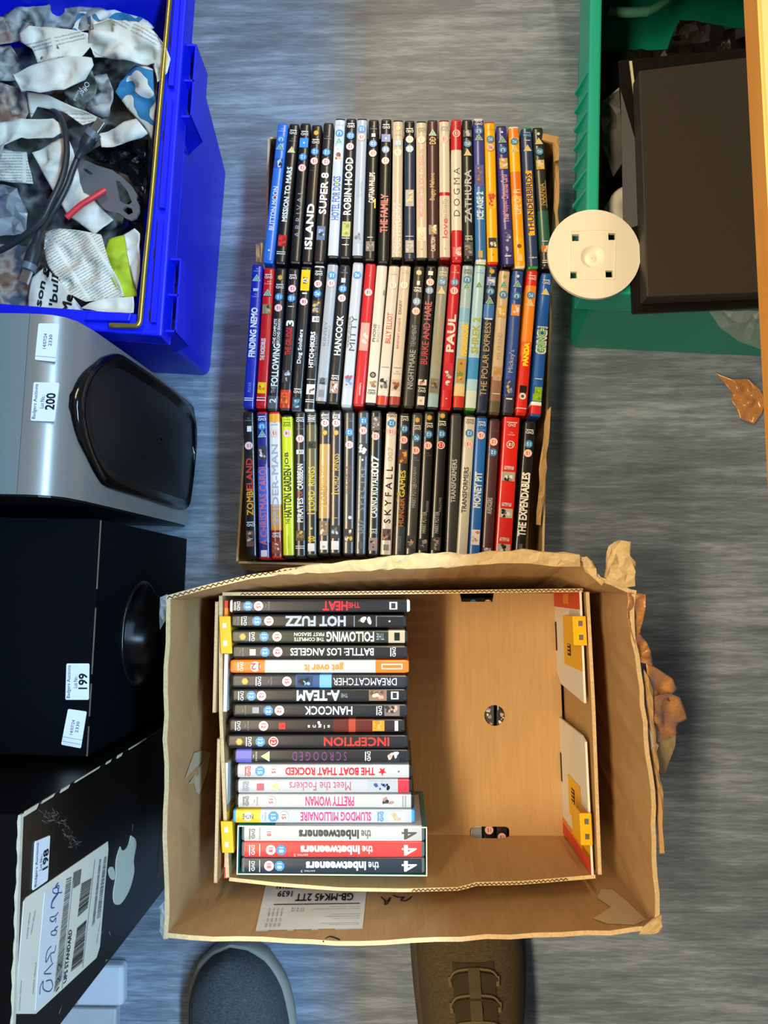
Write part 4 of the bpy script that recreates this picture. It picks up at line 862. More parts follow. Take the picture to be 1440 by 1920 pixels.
# ------------------------------------------------------------------ blue crate, left
BLUE = mat('#0a1ee2', .42, .45, vary=.05, bump=.06, scale=400)
def lerp3(a, b, t): return a.lerp(b, t)
zc = .29
NR, FR = P(303, 630, zc), P(354, -60, zc)
NL, FL = NR + Vector((-.36, .03, 0)), FR + Vector((-.37, .03, 0))
bNR, bFR = P(393, 705, 0), P(424, 312, 0)
bNL, bFL = bNR + Vector((-.32, .02, 0)), bFR + Vector((-.32, .02, 0))
root = thing('blue_crate', 'deep blue plastic crate full of newspaper and cables at upper left', 'crate', ((bNR + bFL) / 2))
def ring_in(q, d):                                  # shrink a quad (ccw) by d
    c = sum(q, Vector()) / 4; out = []
    for i in range(4):
        e1 = (q[i] - q[i - 1]).normalized(); e2 = (q[(i + 1) % 4] - q[i]).normalized()
        n1 = Vector((-e1.y, e1.x, 0)); n2 = Vector((-e2.y, e2.x, 0)); k = (n1 + n2)
        out.append(q[i] + k * (d / max(.5, 1 + n1.dot(n2))) )
    return out
top = [NL, NR, FR, FL]; bot = [bNL + lift, bNR + lift, bFR + lift, bFL + lift]
def crate_body(top, bot, m, th, parent, name='basin'):
    it = ring_in(top, th); ib = [v + Vector((0, 0, .004)) for v in ring_in(bot, th)]
    mb = MB()
    def rnd4(q, r):                                  # round the corners
        out = []
        for i in range(4):
            a, b, c = q[i - 1], q[i], q[(i + 1) % 4]
            p0, p2 = b + (a - b).normalized() * r, b + (c - b).normalized() * r
            for k in range(5):
                t = k / 4; out.append(p0 * (1 - t) ** 2 + b * 2 * t * (1 - t) + p2 * t * t)
        return out
    rings = [rnd4(bot, .014), rnd4(top, .016), rnd4(it, .014), rnd4(ib, .012)]
    n = len(rings[0])
    for a, b in zip(rings, rings[1:]): mb.loft([a, b], m, smooth=False)
    mb.add(rings[0], [tuple(range(n - 1, -1, -1))], m); mb.add(rings[3], [tuple(range(n))], m)
    return mb.build(name, parent, recalc='weld')
shr = [v.copy() for v in ring_in(top, .012)]
for v in shr: v.z = zc - .004
crate_body(shr, bot, BLUE, .004, root)
# rim: flat flange with a skirt
def rim_mesh(top, wid, skirt, m, parent, name='rim'):
    o_ = top; i_ = ring_in(top, wid); mb = MB()
    lo2 = [v - Vector((0, 0, skirt)) for v in ring_in(o_, -.001)]; lo3 = [v - Vector((0, 0, skirt)) for v in ring_in(o_, .002)]
    for a, b in ((lo2, o_), (o_, i_), (i_, [v - Vector((0, 0, .008)) for v in i_]), ([v - Vector((0, 0, .008)) for v in i_], [v - Vector((0, 0, .004)) for v in ring_in(o_, .003)]), ([v - Vector((0, 0, .004)) for v in ring_in(o_, .003)], lo3), (lo3, lo2)):
        mb.loft([a, b], m, smooth=False)
    return mb.build(name, parent, recalc='weld', bevel=.0025, seg=2)
rim_mesh(top, .024, .03, BLUE, root)
# raised inner lip and clips along the right rim
rv = (FR - NR).normalized(); ri = Vector((-rv.y, rv.x, 0))
mb = MB()
for t0, t1 in ((.03, .3), (.33, .62), (.66, .97)):
    a, c = NR.lerp(FR, t0) + ri * .006, NR.lerp(FR, t1) + ri * .006
    q = [a, c, c + ri * .006, a + ri * .006]
    mb.hexa([v for v in q], [v + Vector((0, 0, .006)) for v in q], BLUE)
mb.build('rim_rib', root)
for t in (.04, .2, .52, .78):
    a = NR.lerp(FR, t) + ri * .014; mb = MB(); q = [a, a + rv * .012, a + rv * .012 + ri * .0022, a + ri * .0022]
    mb.hexa([v - Vector((0, 0, .001)) for v in q], [v + Vector((0, 0, .0004)) for v in q], mat('#0a0e50', .5)); mb.build('slot', root)
# the two handle brackets below the rim
def bracket(t0, t1):
    mb = MB(); o1 = -ri
    a, c = NR.lerp(FR, t0), NR.lerp(FR, t1); zt, zb2 = zc - .012, zc - .062
    def at(p, out, z): v = p + o1 * out; return Vector((v.x, v.y, z))
    # outer plate, tall near the bottom, with gussets at both ends
    for p, q, in ((a, c),):
        mb.hexa([at(p, .013, zb2), at(q, .013, zb2), at(q, .0105, zb2), at(p, .0105, zb2)], [at(p, .013, zt), at(q, .013, zt), at(q, .0105, zt), at(p, .0105, zt)], BLUE)
    for p in (a, c, a.lerp(c, .5)):
        d = rv * .0025
        mb.hexa([at(p, .012, zb2), at(p + d, .012, zb2), at(p + d, -.014, zb2 - .03), at(p, -.014, zb2 - .03)], [at(p, .012, zt), at(p + d, .012, zt), at(p + d, -.004, zt), at(p, -.004, zt)], BLUE)
    mb.build('handle_bracket', root)
bracket(.02, .21); bracket(.60, .80)
# bail handle of yellow-plated rod folded onto the rim
GOLD = mat('#c9b45a', .28, .6, metal=.85, vary=.2, scale=40)
mb = MB(); zb_ = zc + .007
mb.tube([P(206, 610, zb_), P(240, 611, zb_), P(254, 611, zb_), P(261, 606, zb_), P(264, 590, zb_), P(272, 500, zb_), P(284, 380, zb_), P(300, 200, zb_), P(318, 0, zb_), P(324, -70, zb_)], .0030, GOLD, 10, 6); mb.build('bail_handle', root)
mb = MB(); a = P(162, 591, zc + .003); b2 = P(252, 604, zc + .003)
q = [P(160, 604, zc), P(246, 605, zc), P(250, 590, zc), P(172, 586, zc)]
mb.hexa([v + Vector((0, 0, .001)) for v in q], [v + Vector((0, 0, .006)) for v in q], BLUE); mb.build('bail_clip', root, bevel=.0015)

# ---- newspaper and what lies in the crate
def news(kind):
    m, nt, b = new_mat('newsprint_' + kind, .75, .2)
    uv = nt.nodes.new('ShaderNodeTexCoord'); sp = nt.nodes.new('ShaderNodeSeparateXYZ'); nt.links.new(uv.outputs['UV'], sp.inputs[0])
    def math_(op, a, v=None, l2=None):
        n = nt.nodes.new('ShaderNodeMath'); n.operation = op; nt.links.new(a, n.inputs[0])
        if l2: nt.links.new(l2, n.inputs[1])
        elif v is not None: n.inputs[1].default_value = v
        return n.outputs[0]
    no = nt.nodes.new('ShaderNodeTexNoise'); nt.links.new(uv.outputs['UV'], no.inputs['Vector'])
    mx = nt.nodes.new('ShaderNodeMix'); mx.data_type = 'RGBA'
    if kind in ('text', 'few'):
        no.inputs['Scale'].default_value = 60
        ln = math_('GREATER_THAN', math_('FRACT', math_('MULTIPLY', sp.outputs['Y'], 19 if kind == 'text' else 15)), .55)
        wd = math_('GREATER_THAN', no.outputs['Fac'], .47)
        co = math_('GREATER_THAN', math_('FRACT', math_('MULTIPLY', sp.outputs['X'], 1.6)), .1)
        k = math_('MULTIPLY', math_('MULTIPLY', ln, l2=wd), l2=co)
        if kind == 'few': k = math_('MULTIPLY', k, l2=math_('LESS_THAN', math_('ABSOLUTE', math_('SUBTRACT', math_('FRACT', math_('MULTIPLY', sp.outputs['Y'], 1.3)), .4)), .13))
        nt.links.new(math_('MULTIPLY', k, .6), mx.inputs['Factor'])
        mx.inputs['A'].default_value = lin('#e2dacb'); mx.inputs['B'].default_value = lin('#4a4a4c')
        nt.links.new(mx.outputs['Result'], b.inputs['Base Color'])
    else:
        pal = {'photo': ('#2c2422', '#8a6450', '#b8a090', '#55606c'), 'dark': ('#1e201e', '#3a3d38', '#8a8c84', '#2a2c2a'), 'grey': ('#5a5c5e', '#8f8f8d', '#b8b4ae', '#3c3e42'),
               'green': ('#8a9a1c', '#b4c62a', '#bccc3a', '#94a424'), 'blue': ('#dcd5c9', '#dcd5c9', '#3a78a0', '#e0d9ce'), 'white': ('#d0c8bb', '#dfd8cb', '#d8d0c4', '#e2dbd0')}[kind]
        no.inputs['Scale'].default_value = {'blue': 1.1, 'photo': 2.4, 'grey': 2.2, 'dark': 1.6}.get(kind, 2); no.inputs['Detail'].default_value = 2
        r = nt.nodes.new('ShaderNodeValToRGB'); r.color_ramp.interpolation = 'CONSTANT' if kind == 'blue' else 'LINEAR'
        for i, c in enumerate(pal):
            if i < 2: e = r.color_ramp.elements[i]; e.position = (.0, .42)[i]
            else: e = r.color_ramp.elements.new((.52, .62)[i - 2])
            e.color = lin(c)
        nt.links.new(no.outputs['Fac'], r.inputs['Fac']); nt.links.new(r.outputs['Color'], b.inputs['Base Color'])
    return m
NEWS = {k: news(k) for k in ('text', 'few', 'photo', 'dark', 'grey', 'green', 'blue', 'white')}
DZ = -.036
G = 'crumpled newspaper sheets in the blue crate'
def sheet(pts, kind, label, amp=.008, n=26, seed=1, ang=0.0):
    o = crumple('newspaper_sheet', pts, NEWS[kind], amp * 1.1, n, seed, None, .0006, ang, sp=260, dz=DZ, round_=.7)
    recenter(o); return tag(o, label, 'newspaper', G)
def zl(pts, z): return [(p[0], p[1], z + (p[2] if len(p) > 2 else 0)) for p in pts]
# bedding layer below everything
sheet(zl([(-30, 30), (120, 0), (270, 30), (300, 120), (285, 300), (262, 480), (245, 575), (120, 570), (-30, 575)], .235), 'dark', 'dark crumpled newspaper lining the bottom of the blue crate', .012, 90, 21)
sheet(zl([(-20, 40), (40, 12), (120, 8), (200, 18), (180, 55), (100, 60), (40, 80), (-20, 60)], .285), 'grey', 'grey printed newspaper crumpled against the far wall of the blue crate', .012, 30, 2)
sheet(zl([(150, 22), (215, 18), (265, 32), (290, 52), (260, 75), (180, 60), (135, 55)], .29), 'blue', 'blue and white newspaper piece at the far right corner of the blue crate', .01, 20, 8)
sheet(zl([(-20, 28), (40, 38), (62, 45), (40, 75), (20, 80), (-20, 82)], .295), 'photo', 'brown photo newspaper piece at the far left of the blue crate', .008, 14, 3)
sheet(zl([(-20, 150), (35, 165), (60, 200), (45, 228), (-20, 236)], .285), 'photo', 'newspaper piece with printed faces beside the black cable loop, crate left', .01, 16, 31)
sheet(zl([(-20, 85, .0), (20, 85), (45, 130, .01), (30, 150), (-20, 155)], .28), 'grey', 'grey newspaper wad left of the long white sheet', .01, 14, 6)
sheet([(35, 62, .315), (55, 48, .32), (105, 52, .322), (165, 62, .325), (175, 80, .32), (150, 110, .315), (110, 108, .318), (70, 118, .31), (60, 92, .31), (38, 78, .312)], 'few', 'long white newspaper sheet with thin printed lines, topmost in the crate', .007, 26, 12, 2.9)
sheet([(172, 46, .325), (208, 36, .33), (255, 40, .332), (288, 58, .333), (312, 92, .336), (319, 110, .336), (313, 135, .334), (296, 152, .33), (290, 118, .325), (255, 118, .32), (215, 112, .315), (178, 108, .318), (165, 80, .32)], 'few', 'crumpled cream newspaper sheet overlapping the gilt handle', .014, 46, 14, .5)
sheet([(24, 140, .31), (60, 122, .318), (130, 105, .324), (172, 108, .325), (176, 122, .322), (160, 150, .318), (120, 168, .318), (75, 174, .315), (42, 170, .312)], 'white', 'plain white folded newspaper flap in the middle of the crate', .005, 22, 15)
o_ad = sheet([(120, 172, .3), (140, 155, .305), (172, 132, .308), (182, 160, .306), (178, 180, .3), (150, 205, .296), (128, 195, .296)], 'dark', 'dark grey newspaper advert with white lettering', .004, 16, 16)
sheet([(170, 145, .295), (200, 138, .3), (212, 170, .298), (205, 220, .29), (185, 222, .285), (160, 205, .285)], 'grey', 'grey crumpled newspaper behind the dark advert', .012, 20, 17)
sheet([(255, 122, .31), (288, 130, .318), (291, 200, .316), (284, 262, .312), (272, 240, .305), (240, 205, .3), (216, 172, .3), (225, 155, .305)], 'blue', 'white and blue newspaper curl along the right rim', .01, 26, 18)
sheet([(50, 172, .298), (90, 178, .3), (150, 205, .302), (188, 222, .302), (155, 234, .3), (120, 210, .296), (70, 200, .294), (58, 222, .29)], 'few', 'narrow newspaper strip folded beneath the white flap', .006, 14, 19)
sheet([(-20, 232, .29), (40, 222, .298), (100, 222, .3), (128, 245, .3), (100, 258, .302), (40, 258, .298), (0, 275, .296), (-20, 276, .29)], 'few', 'long white newspaper roll lying below the printed faces', .008, 20, 20)
sheet([(-20, 275, .28), (50, 285, .285), (62, 345, .28), (20, 342, .278), (-20, 336, .276)], 'text', 'small newspaper piece with columns left of the cable', .005, 12, 22)
sheet([(60, 286, .29), (110, 260, .298), (128, 258, .3), (150, 330, .294), (180, 380, .296), (212, 412, .296), (178, 440, .29), (125, 402, .288), (98, 356, .288)], 'white', 'plain white newspaper sheet under the grey metal bracket', .007, 26, 23)
sheet([(185, 250, .29), (215, 240, .3), (255, 222, .304), (278, 250, .305), (268, 258, .302), (230, 270, .3), (190, 275, .295)], 'white', 'white rolled newspaper edge behind the connector', .008, 16, 24)
sheet([(86, 435, .285), (110, 428, .29), (150, 432, .295), (190, 440, .295), (200, 475, .298), (232, 555, .3), (200, 560, .298), (160, 565, .3), (128, 550, .296), (90, 500, .29), (82, 470, .286)], 'text', 'rounded newspaper sheet with small columns of text near the front', .006, 34, 25, -.55)
o_head = sheet([(52, 560, .292), (60, 520, .292), (84, 500, .29), (112, 528, .296), (140, 562, .3), (160, 590, .3), (52, 590, .295)], 'white', 'white newspaper sheet with bold black headline words', .003, 16, 26)
sheet([(195, 472, .29), (205, 448, .295), (235, 440, .298), (250, 500, .298), (256, 555, .3), (232, 556, .298), (200, 505, .292)], 'green', 'yellow-green newspaper sheet near the front right corner', .005, 16, 27)
sheet([(232, 440, .3), (252, 428, .306), (262, 438, .306), (262, 510, .306), (256, 545, .304), (243, 500, .3)], 'white', 'narrow white newspaper fold by the gilt handle', .005, 12, 28)
sheet([(150, 578, .3), (190, 560, .306), (250, 556, .308), (250, 586, .31), (190, 586, .308)], 'few', 'crumpled newspaper end tucked under the bail clip', .005, 14, 29)
sheet([(-20, 455, .268), (48, 462, .272), (60, 520, .27), (50, 580, .27), (-20, 582, .268)], 'photo', 'dark newspaper photo at the near left of the crate', .006, 16, 33)
# lettering that follows the sheets
def press(text, quad, target, m, bold=.03, parent=None):
    me = target.data; bv = BVHTree.FromPolygons([v.co + target.location for v in me.vertices], [p.vertices[:] for p in me.polygons])
    q = [Vector(v) for v in quad]
    vs, fs = glyphs(text); out = []
    d = bold * .9 / len(text) + 1e-9; n0 = len(vs); fs = [tuple(i + k * n0 for i in f) for k in range(4) for f in fs]
    vs = [(a + i, b + j) for i, j in ((d, bold), (-d, -bold), (d, -bold), (-d, bold)) for a, b in vs]
    for ii, (a, b) in enumerate(vs):
        p = (q[0] * (1 - a) + q[1] * a) * (1 - b) + (q[3] * (1 - a) + q[2] * a) * b
        d = ray(p.x, p.y); h = bv.ray_cast(CAMP, d)
        out.append((h[0] if h[0] is not None else P(p.x, p.y, .295)) + Vector((0, 0, .0012 + 3e-5 * (ii // n0))) - target.location)
    mbx = MB(); mbx.add(out, fs, m); o = mbx.build('headline_print', None, recalc=False); o.parent = target; o['kind'] = 'stuff'
    return o
press('son g', [(82, 576), (94, 508), (84, 500), (70, 573)], o_head, INK, .05)
press("'bull", [(108, 575), (110, 520), (98, 515), (93, 572)], o_head, INK, .05)
press('Me', [(132, 588), (138, 556), (124, 550), (114, 585)], o_head, INK, .05)
press('Offer', [(161, 153), (149, 179), (158, 184), (170, 158)], o_ad, PAPER_W, .01)
press('Flood', [(149, 165), (138, 188), (143, 191), (154, 168)], o_ad, PAPER_W, .0)
# plastic and dark things among the paper
BLKG = mat('#0c0d0f', .15, .6, vary=.2)
o = crumple('black_plastic_bag', zl([(160, 290), (200, 268), (230, 252), (278, 262), (276, 330), (262, 420), (225, 440), (240, 380), (262, 372), (240, 330), (200, 310)], .285), BLKG, .012, 40, 41, None, .0006, dz=DZ); recenter(o); tag(o, 'glossy black plastic bag beside the metal bracket', 'bag')
o = crumple('clear_plastic_bag', [(-20, 345, .27), (30, 352, .275), (52, 400, .275), (48, 438, .27), (-20, 445, .265)], CLEAR, .012, 26, 42, None, .0005, dz=DZ); recenter(o); tag(o, 'crinkled clear plastic bag at the left of the blue crate', 'bag')
# grey metal bracket
MET = mat('#8a8a90', .35, .5, metal=.55, vary=.08)
zb = .302 + DZ
pb = Plane(P(200, 355, zb), (1, 0, 0), (-.12, .1, 1))
ob = [pb.px(x, y) for x, y in ((146, 308), (152, 302), (165, 303), (182, 311), (195, 315), (212, 320), (232, 335), (248, 350), (258, 366), (256, 374), (262, 386), (262, 398), (256, 410), (246, 414), (236, 410), (226, 402), (196, 392), (188, 380), (172, 366), (158, 362), (152, 342), (150, 328))]
h1 = [pb.px(x, y) for x, y in ((156, 318), (162, 317), (175, 327), (170, 330))]
h2 = [pb.px(x, y) for x, y in ((218, 340), (226, 342), (240, 360), (248, 380), (244, 384), (236, 384), (226, 378))]
h3 = [pb.px(x, y) for x, y in ((230, 394), (238, 388), (248, 392), (250, 400), (242, 404))]
mb = MB(); mb.prism([ob, h1[::-1], h2[::-1], h3[::-1]], pb.at, -.0012, .0012, MET); o = recenter(mb.build('metal_bracket')); tag(o, 'grey slotted metal mounting bracket lying on newspaper in the crate', 'bracket')
mb = MB(); pts = [P(125, 408, .312 + DZ), P(150, 386, .314 + DZ), P(172, 372, .314 + DZ), P(198, 356, .312 + DZ)]
mb.tube(pts, .0034, mat('#d8303c', .45, .5, vary=.2, scale=200), 8, 5)
o = recenter(mb.build('red_strap')); tag(o, 'short red cable strap lying across the metal bracket', 'strap')
# cables
CAB = mat('#2b2d30', .42, .5, vary=.1)
def cable(pts, label, ends, r=.0036):
    pts = [(a, b, c + DZ) for a, b, c in pts]; ends = [[(a, b, c + DZ) for a, b, c in e] for e in ends]
    p3 = [P(*q) for q in pts]; root = thing('black_cable', label, 'cable', (p3[0].x, p3[0].y, min(v.z for v in p3) - r))
    mb = MB(); mb.tube(p3, r, CAB, 10, 6); mb.build('cord', root)
    for a, b2, c in ends:                            # boot start, boot end, metal tip end
        a, b2, c = P(*a), P(*b2), P(*c)
        mb = MB(); mb.tube([a, a.lerp(b2, .35), a.lerp(b2, .6), b2], lambda t: .0042 + .0042 * min(1, max(0, (t - .2) * 2)), CAB, 10, 4); mb.build('plug_boot', root)
        d = (c - b2).normalized(); mb = MB(); mb.tube([b2 - d * .002, b2 + d * .006], .0088, mat('#6c6e78', .4, .5), 8, 1); mb.build('plug_collar', root)
        s = Vector((-d.y, d.x, 0)).normalized(); u = d.cross(s); e = b2 + d * .006; mb = MB()
        lo2 = [e + s * i * .0056 + u * j * .0024 for i, j in ((-1, -1), (1, -1), (1, 1), (-1, 1))]
        mb.hexa(lo2, [v + (c - b2) for v in lo2], mat('#d8d8d4', .25, .6, metal=.9)); mb.build('plug_tip', root, bevel=.0006, seg=1)
cable([(96, 205, .29), (112, 218, .3), (122, 246, .312), (125, 290, .318), (116, 335, .32), (96, 378, .32), (78, 412, .316), (40, 446, .31), (0, 470, .302), (-30, 480, .3)], 'black cable arching over the newspaper towards the left edge', [])
cable([(148, 290, .316), (136, 320, .314), (126, 348, .312), (104, 390, .308), (80, 425, .3), (72, 438, .296)], 'black cable with two grey-collared metal plugs', [((146, 296, .318), (172, 254, .324), (186, 234, .327)), ((74, 434, .298), (56, 498, .3), (47, 522, .3))])

# ------------------------------------------------------------------ silver speaker (lot 200)
def sticker(parent, pl, quad, lines, t=.0006, bars=()):
    """white paper label; quad in photograph order bl, br, tr, tl of the reading direction"""
    q = [pl.px(x, y) for x, y in quad]
    mb = MB(); f = quadmap(pl, q, 0)
    mb.prism([[(0, .04), (.03, 0), (.97, 0), (1, .04), (1, .96), (.97, 1), (.03, 1), (0, .96)]], lambda a, b, tt: f(a, b) + pl.n * tt, -.0003, t, STICK)
    s = mb.build('paper_sticker', parent, recalc=True)
    g = lambda a, b: f(a, b) + pl.n * (t + .0003)
    mb = MB()
    for tx, a0, b0, a1, b1, bo in lines: mb.text(tx, sub(g, a0, b0, a1, b1), INK, bo)
    for a0, b0, a1, b1 in bars: rect(mb, g, a0, b0, a1, b1, INK2)
    mb.build('sticker_print', s, recalc=False)['kind'] = 'stuff'
LOTL = lambda n: [('Badgers Auctions', .05, .76, .95, .95, .0), ('Lot No.:', .33, .5, .67, .66, .0), (n, .3, .08, .72, .44, .03)]
DATL = [('14/07/24', .32, .52, .72, .68, .0), ('2330', .4, .26, .7, .42, .0)]
zs = .375
A, B = P(118, 589, zs), P(95, 928, zs)
ey = (A - B).normalized(); exs = Vector((ey.y, -ey.x, 0))       # exs points right
Ls = (A - B).length
root = thing('silver_speaker', 'silver and black bass speaker with rounded front and lot 200 sticker', 'speaker', (B + ey * Ls / 2 - exs * .14).to_2d().to_3d())
prof = [(-.30, zs), (-.034, zs), (-.024, zs - .0004), (-.012, zs - .003), (-.002, zs - .009), (.006, zs - .02), (.012, zs - .05), (.018, zs - .12), (.025, zs - .22), (.031, zs - .32), (.034, .012)]
SILVER = mat('#9c9a97', .36, .45, metal=.5, vary=.04)
GREYT = mat('#757d7f', .6, .2, vary=.04)
def at_s(x, z, t): return Vector(((B + exs * x + ey * (Ls * t)).x, (B + exs * x + ey * (Ls * t)).y, z))
# black core
mb = MB(); ins = [(x - .004, z - .004) for x, z in prof]; ins = [(-.30, .006)] + ins[:-1] + [(.030, .006)]
poly = ins
for t0, t1 in ((.0, 1.0),):
    r0 = [at_s(x, z, -.008) for x, z in poly]; r1 = [at_s(x, z, 1.008) for x, z in poly]
    mb.loft([r0, r1], BLACKP, smooth=False); n = len(poly)
    mb.add(r0, [tuple(range(n))], BLACKP); mb.add(r1, [tuple(range(n - 1, -1, -1))], BLACKP)
mb.build('cabinet', root, recalc='weld')
mb = MB(); g = [[at_s(x, z, t) for x, z in prof[1:]] for t in (0, 1)]
k = MB(); mb.loft([[at_s(x, z, t) for x, z in prof[1:]] for t in (0, .25, .5, .75, 1)], SILVER, closed=False)
mb.build('front_panel', root, recalc=False)
mb = MB(); q = [at_s(-.30, zs - .004, 0), at_s(-.0345, zs - .004, 0), at_s(-.0345, zs - .004, 1), at_s(-.30, zs - .004, 1)]
mb.hexa(q, [Vector((v.x, v.y, zs + .0003)) for v in q], GREYT); mb.build('top_panel', root)
for s_ in (0.06, .94):
    pass
# grille on the front slope
f0, f1 = at_s(.012, zs - .05, 0), at_s(.034, .012, 0)
pg = Plane(f0, ey, (f0 - f1).cross(ey) if ((f0 - f1).cross(ey)).x > 0 else ey.cross(f0 - f1))
fr = [(208, 663), (221, 664), (236, 673), (300, 717), (354, 758), (359, 775), (363, 823), (358, 880), (351, 935), (346, 953), (330, 955), (260, 934), (198, 914), (182, 897), (171, 878), (150, 829), (141, 790), (138, 759), (141, 735), (150, 712), (160, 696), (171, 685), (188, 670)]
inn = [(214, 691), (232, 695), (300, 738), (354, 783), (358, 800), (360, 850), (357, 900), (352, 934), (340, 936), (280, 915), (212, 887), (196, 870), (183, 845), (171, 810), (166, 775), (169, 745), (177, 717), (190, 702)]
GLB = mat('#08090a', .12, .6, vary=.2); GRL = mat('#141517', .45, .4, vary=.2, scale=800)
O_, I_ = [pg.px(*p) for p in fr], [pg.px(*p) for p in inn]
if sum(O_[i - 1][0] * O_[i][1] - O_[i][0] * O_[i - 1][1] for i in range(len(O_))) < 0: O_, I_ = O_[::-1], I_[::-1]
def rs(poly, n=72):
    p = catmull([Vector((a, b, 0)) for a, b in poly] + [Vector((*poly[0], 0))], 4); return [(v.x, v.y) for v in polyline(p, n)[:-1]]
O2, I2 = rs(O_), rs(I_)
# align start of the inner loop with the outer one
k0 = min(range(72), key=lambda k: (I2[k][0] - O2[0][0]) ** 2 + (I2[k][1] - O2[0][1]) ** 2); I2 = I2[k0:] + I2[:k0]
mid = [((a[0] * .5 + c[0] * .5), (a[1] * .5 + c[1] * .5)) for a, c in zip(O2, I2)]
q9 = lambda l, t: [pg.at(a, b, t) for a, b in l]
mb = MB(); mb.loft([q9(O2, -.006), q9(O2, .003), q9([(a[0] * .9 + c[0] * .1, a[1] * .9 + c[1] * .1) for a, c in zip(O2, I2)], .006), q9(mid, .004), q9(I2, .0015)], GLB)
mb.build('grille_frame', root, recalc='weld')
cI = (sum(p[0] for p in I2) / 72, sum(p[1] for p in I2) / 72)
mb = MB(); mb.loft([q9(I2, .0015)] + [q9([(cI[0] + (p[0] - cI[0]) * s, cI[1] + (p[1] - cI[1]) * s) for p in I2], .0015 + .012 * (1 - s * s)) for s in (.93, .8, .6, .4, .2, .02)], GRL)
gr = mb.build('grille', root, recalc='weld')
pgl = Plane(pg.at(0, 0, .008), pg.ex, pg.n); q = [pgl.px(x, y) for x, y in ((343, 852), (344, 841), (339, 841), (338, 852))]
mb = MB(); lw = mat('#a0a4a6', .4)
f = quadmap(pgl, q, .0)
mb.text('LG', f, lw, .02); c = pgl.px(340, 861); mb.prism([circ(c[0], c[1], .003, .003, 16)], pgl.at, -.0004, .0002, lw); mb.build('badge', gr, recalc=False)
pt = Plane(Vector((B.x, B.y, zs)), (1, 0, 0), (0, 0, 1))
sticker(root, pt, [(105, 679), (112, 607), (73, 607), (66, 675)], DATL, .001, [(.1, .0, .11, 1)])
sticker(root, pt, [(103, 791), (112, 718), (64, 717), (58, 789)], LOTL('200'), .001)

# ------------------------------------------------------------------ black subwoofer (lot 199)
zt = .33
A, B = P(189, 974, zt), P(163, 1418, zt)
ey = (A - B).normalized(); exs = Vector((ey.y, -ey.x, 0)); Ls = (A - B).length
BLK = mat('#070a10', .6, .06, vary=.2, bump=.05, scale=500)
root = thing('subwoofer', 'matt black wooden subwoofer with round side port and lot 199 sticker', 'speaker', (B + ey * Ls / 2 - exs * .17).to_2d().to_3d())
pf_ = Plane(Vector((B.x, B.y, 0)), ey, exs)              # right face; a along ey, b up
up = 1 if pf_.ey.z > 0 else -1
w3 = lambda a, z, t: pf_.at(a, z * up, t)
pc = [pf_.px(x, y) for x, y in ((222, 1185), (262, 1086), (266, 1285))]
pcx, pcz = (pc[1][0] + pc[2][0]) / 2, pc[0][1] * up - abs(pc[1][0] - pc[2][0]) / 2
pr_ = abs(pc[1][0] - pc[2][0]) / 2
mb = MB(); rect_ = [(0, .006), (Ls, .006), (Ls, zt), (0, zt)]
mb.prism([rect_, circ(pcx, pcz, pr_ * .94, n=48)[::-1]], w3, -.012, 0, BLK)
mb.build('side_panel', root)
mb = MB()
for a0, a1, z0, z1, x0, x1 in ((0, Ls, zt - .012, zt, -.34, -.012), (0, Ls, .006, .018, -.34, -.012), (0, .012, .018, zt - .012, -.34, -.012), (Ls - .012, Ls, .018, zt - .012, -.34, -.012), (.012, Ls - .012, .018, zt - .012, -.34, -.328)):
    q = [w3(a0, z0, x0), w3(a1, z0, x0), w3(a1, z0, x1), w3(a0, z0, x1)]
    mb.hexa(q, [v + Vector((0, 0, z1 - z0)) for v in q], BLK)
mb.build('cabinet', root)
mb = MB(); PORT = mat('#0b0d10', .25, .6)
mb.lathe([(pr_ * .93, -.012), (pr_ * .95, .0005), (pr_ * .98, .0035), (pr_ * .95, .006), (pr_ * .9, .004), (pr_ * .8, -.012), (pr_ * .66, -.03), (pr_ * .58, -.06), (pr_ * .5, -.062), (.001, -.062)], lambda a, b, t: w3(pcx + a, pcz + b, t), PORT, 56)
mb.build('bass_port', root, recalc='weld')
mb = MB(); WORN = mat('#6b6152', .8, .2, vary=.5, scale=90)
for a0, a1 in ((.0, .03), (.04, Ls * .3), (Ls * .34, Ls * .62), (Ls * .7, Ls - .001)):
    q = [w3(a0, zt - .0012, -.0004), w3(a1, zt - .0012, -.0004), w3(a1, zt - .0012, .0005), w3(a0, zt - .0012, .0005)]
    mb.hexa(q, [v + Vector((0, 0, .0016)) for v in q], WORN)
mb.build('worn_edge', root)
mb = MB()
for a in (.02, Ls - .04):
    for x in (-.32, -.05):
        q = [w3(a, .0, x), w3(a + .02, .0, x), w3(a + .02, 0, x + .02), w3(a, 0, x + .02)]; mb = MB(); mb.hexa(q, [v + Vector((0, 0, .006)) for v in q], BLACKP); mb.build('rubber_foot', root)
pt = Plane(Vector((B.x, B.y, zt)), (1, 0, 0), (0, 0, 1))
sticker(root, pt, [(167, 1312), (168, 1244), (125, 1244), (123, 1312)], LOTL('199'))
sticker(root, pt, [(152, 1403), (163, 1334), (128, 1329), (115, 1396)], DATL, .0006, [(.1, 0, .11, 1), (.22, 0, .23, 1)])

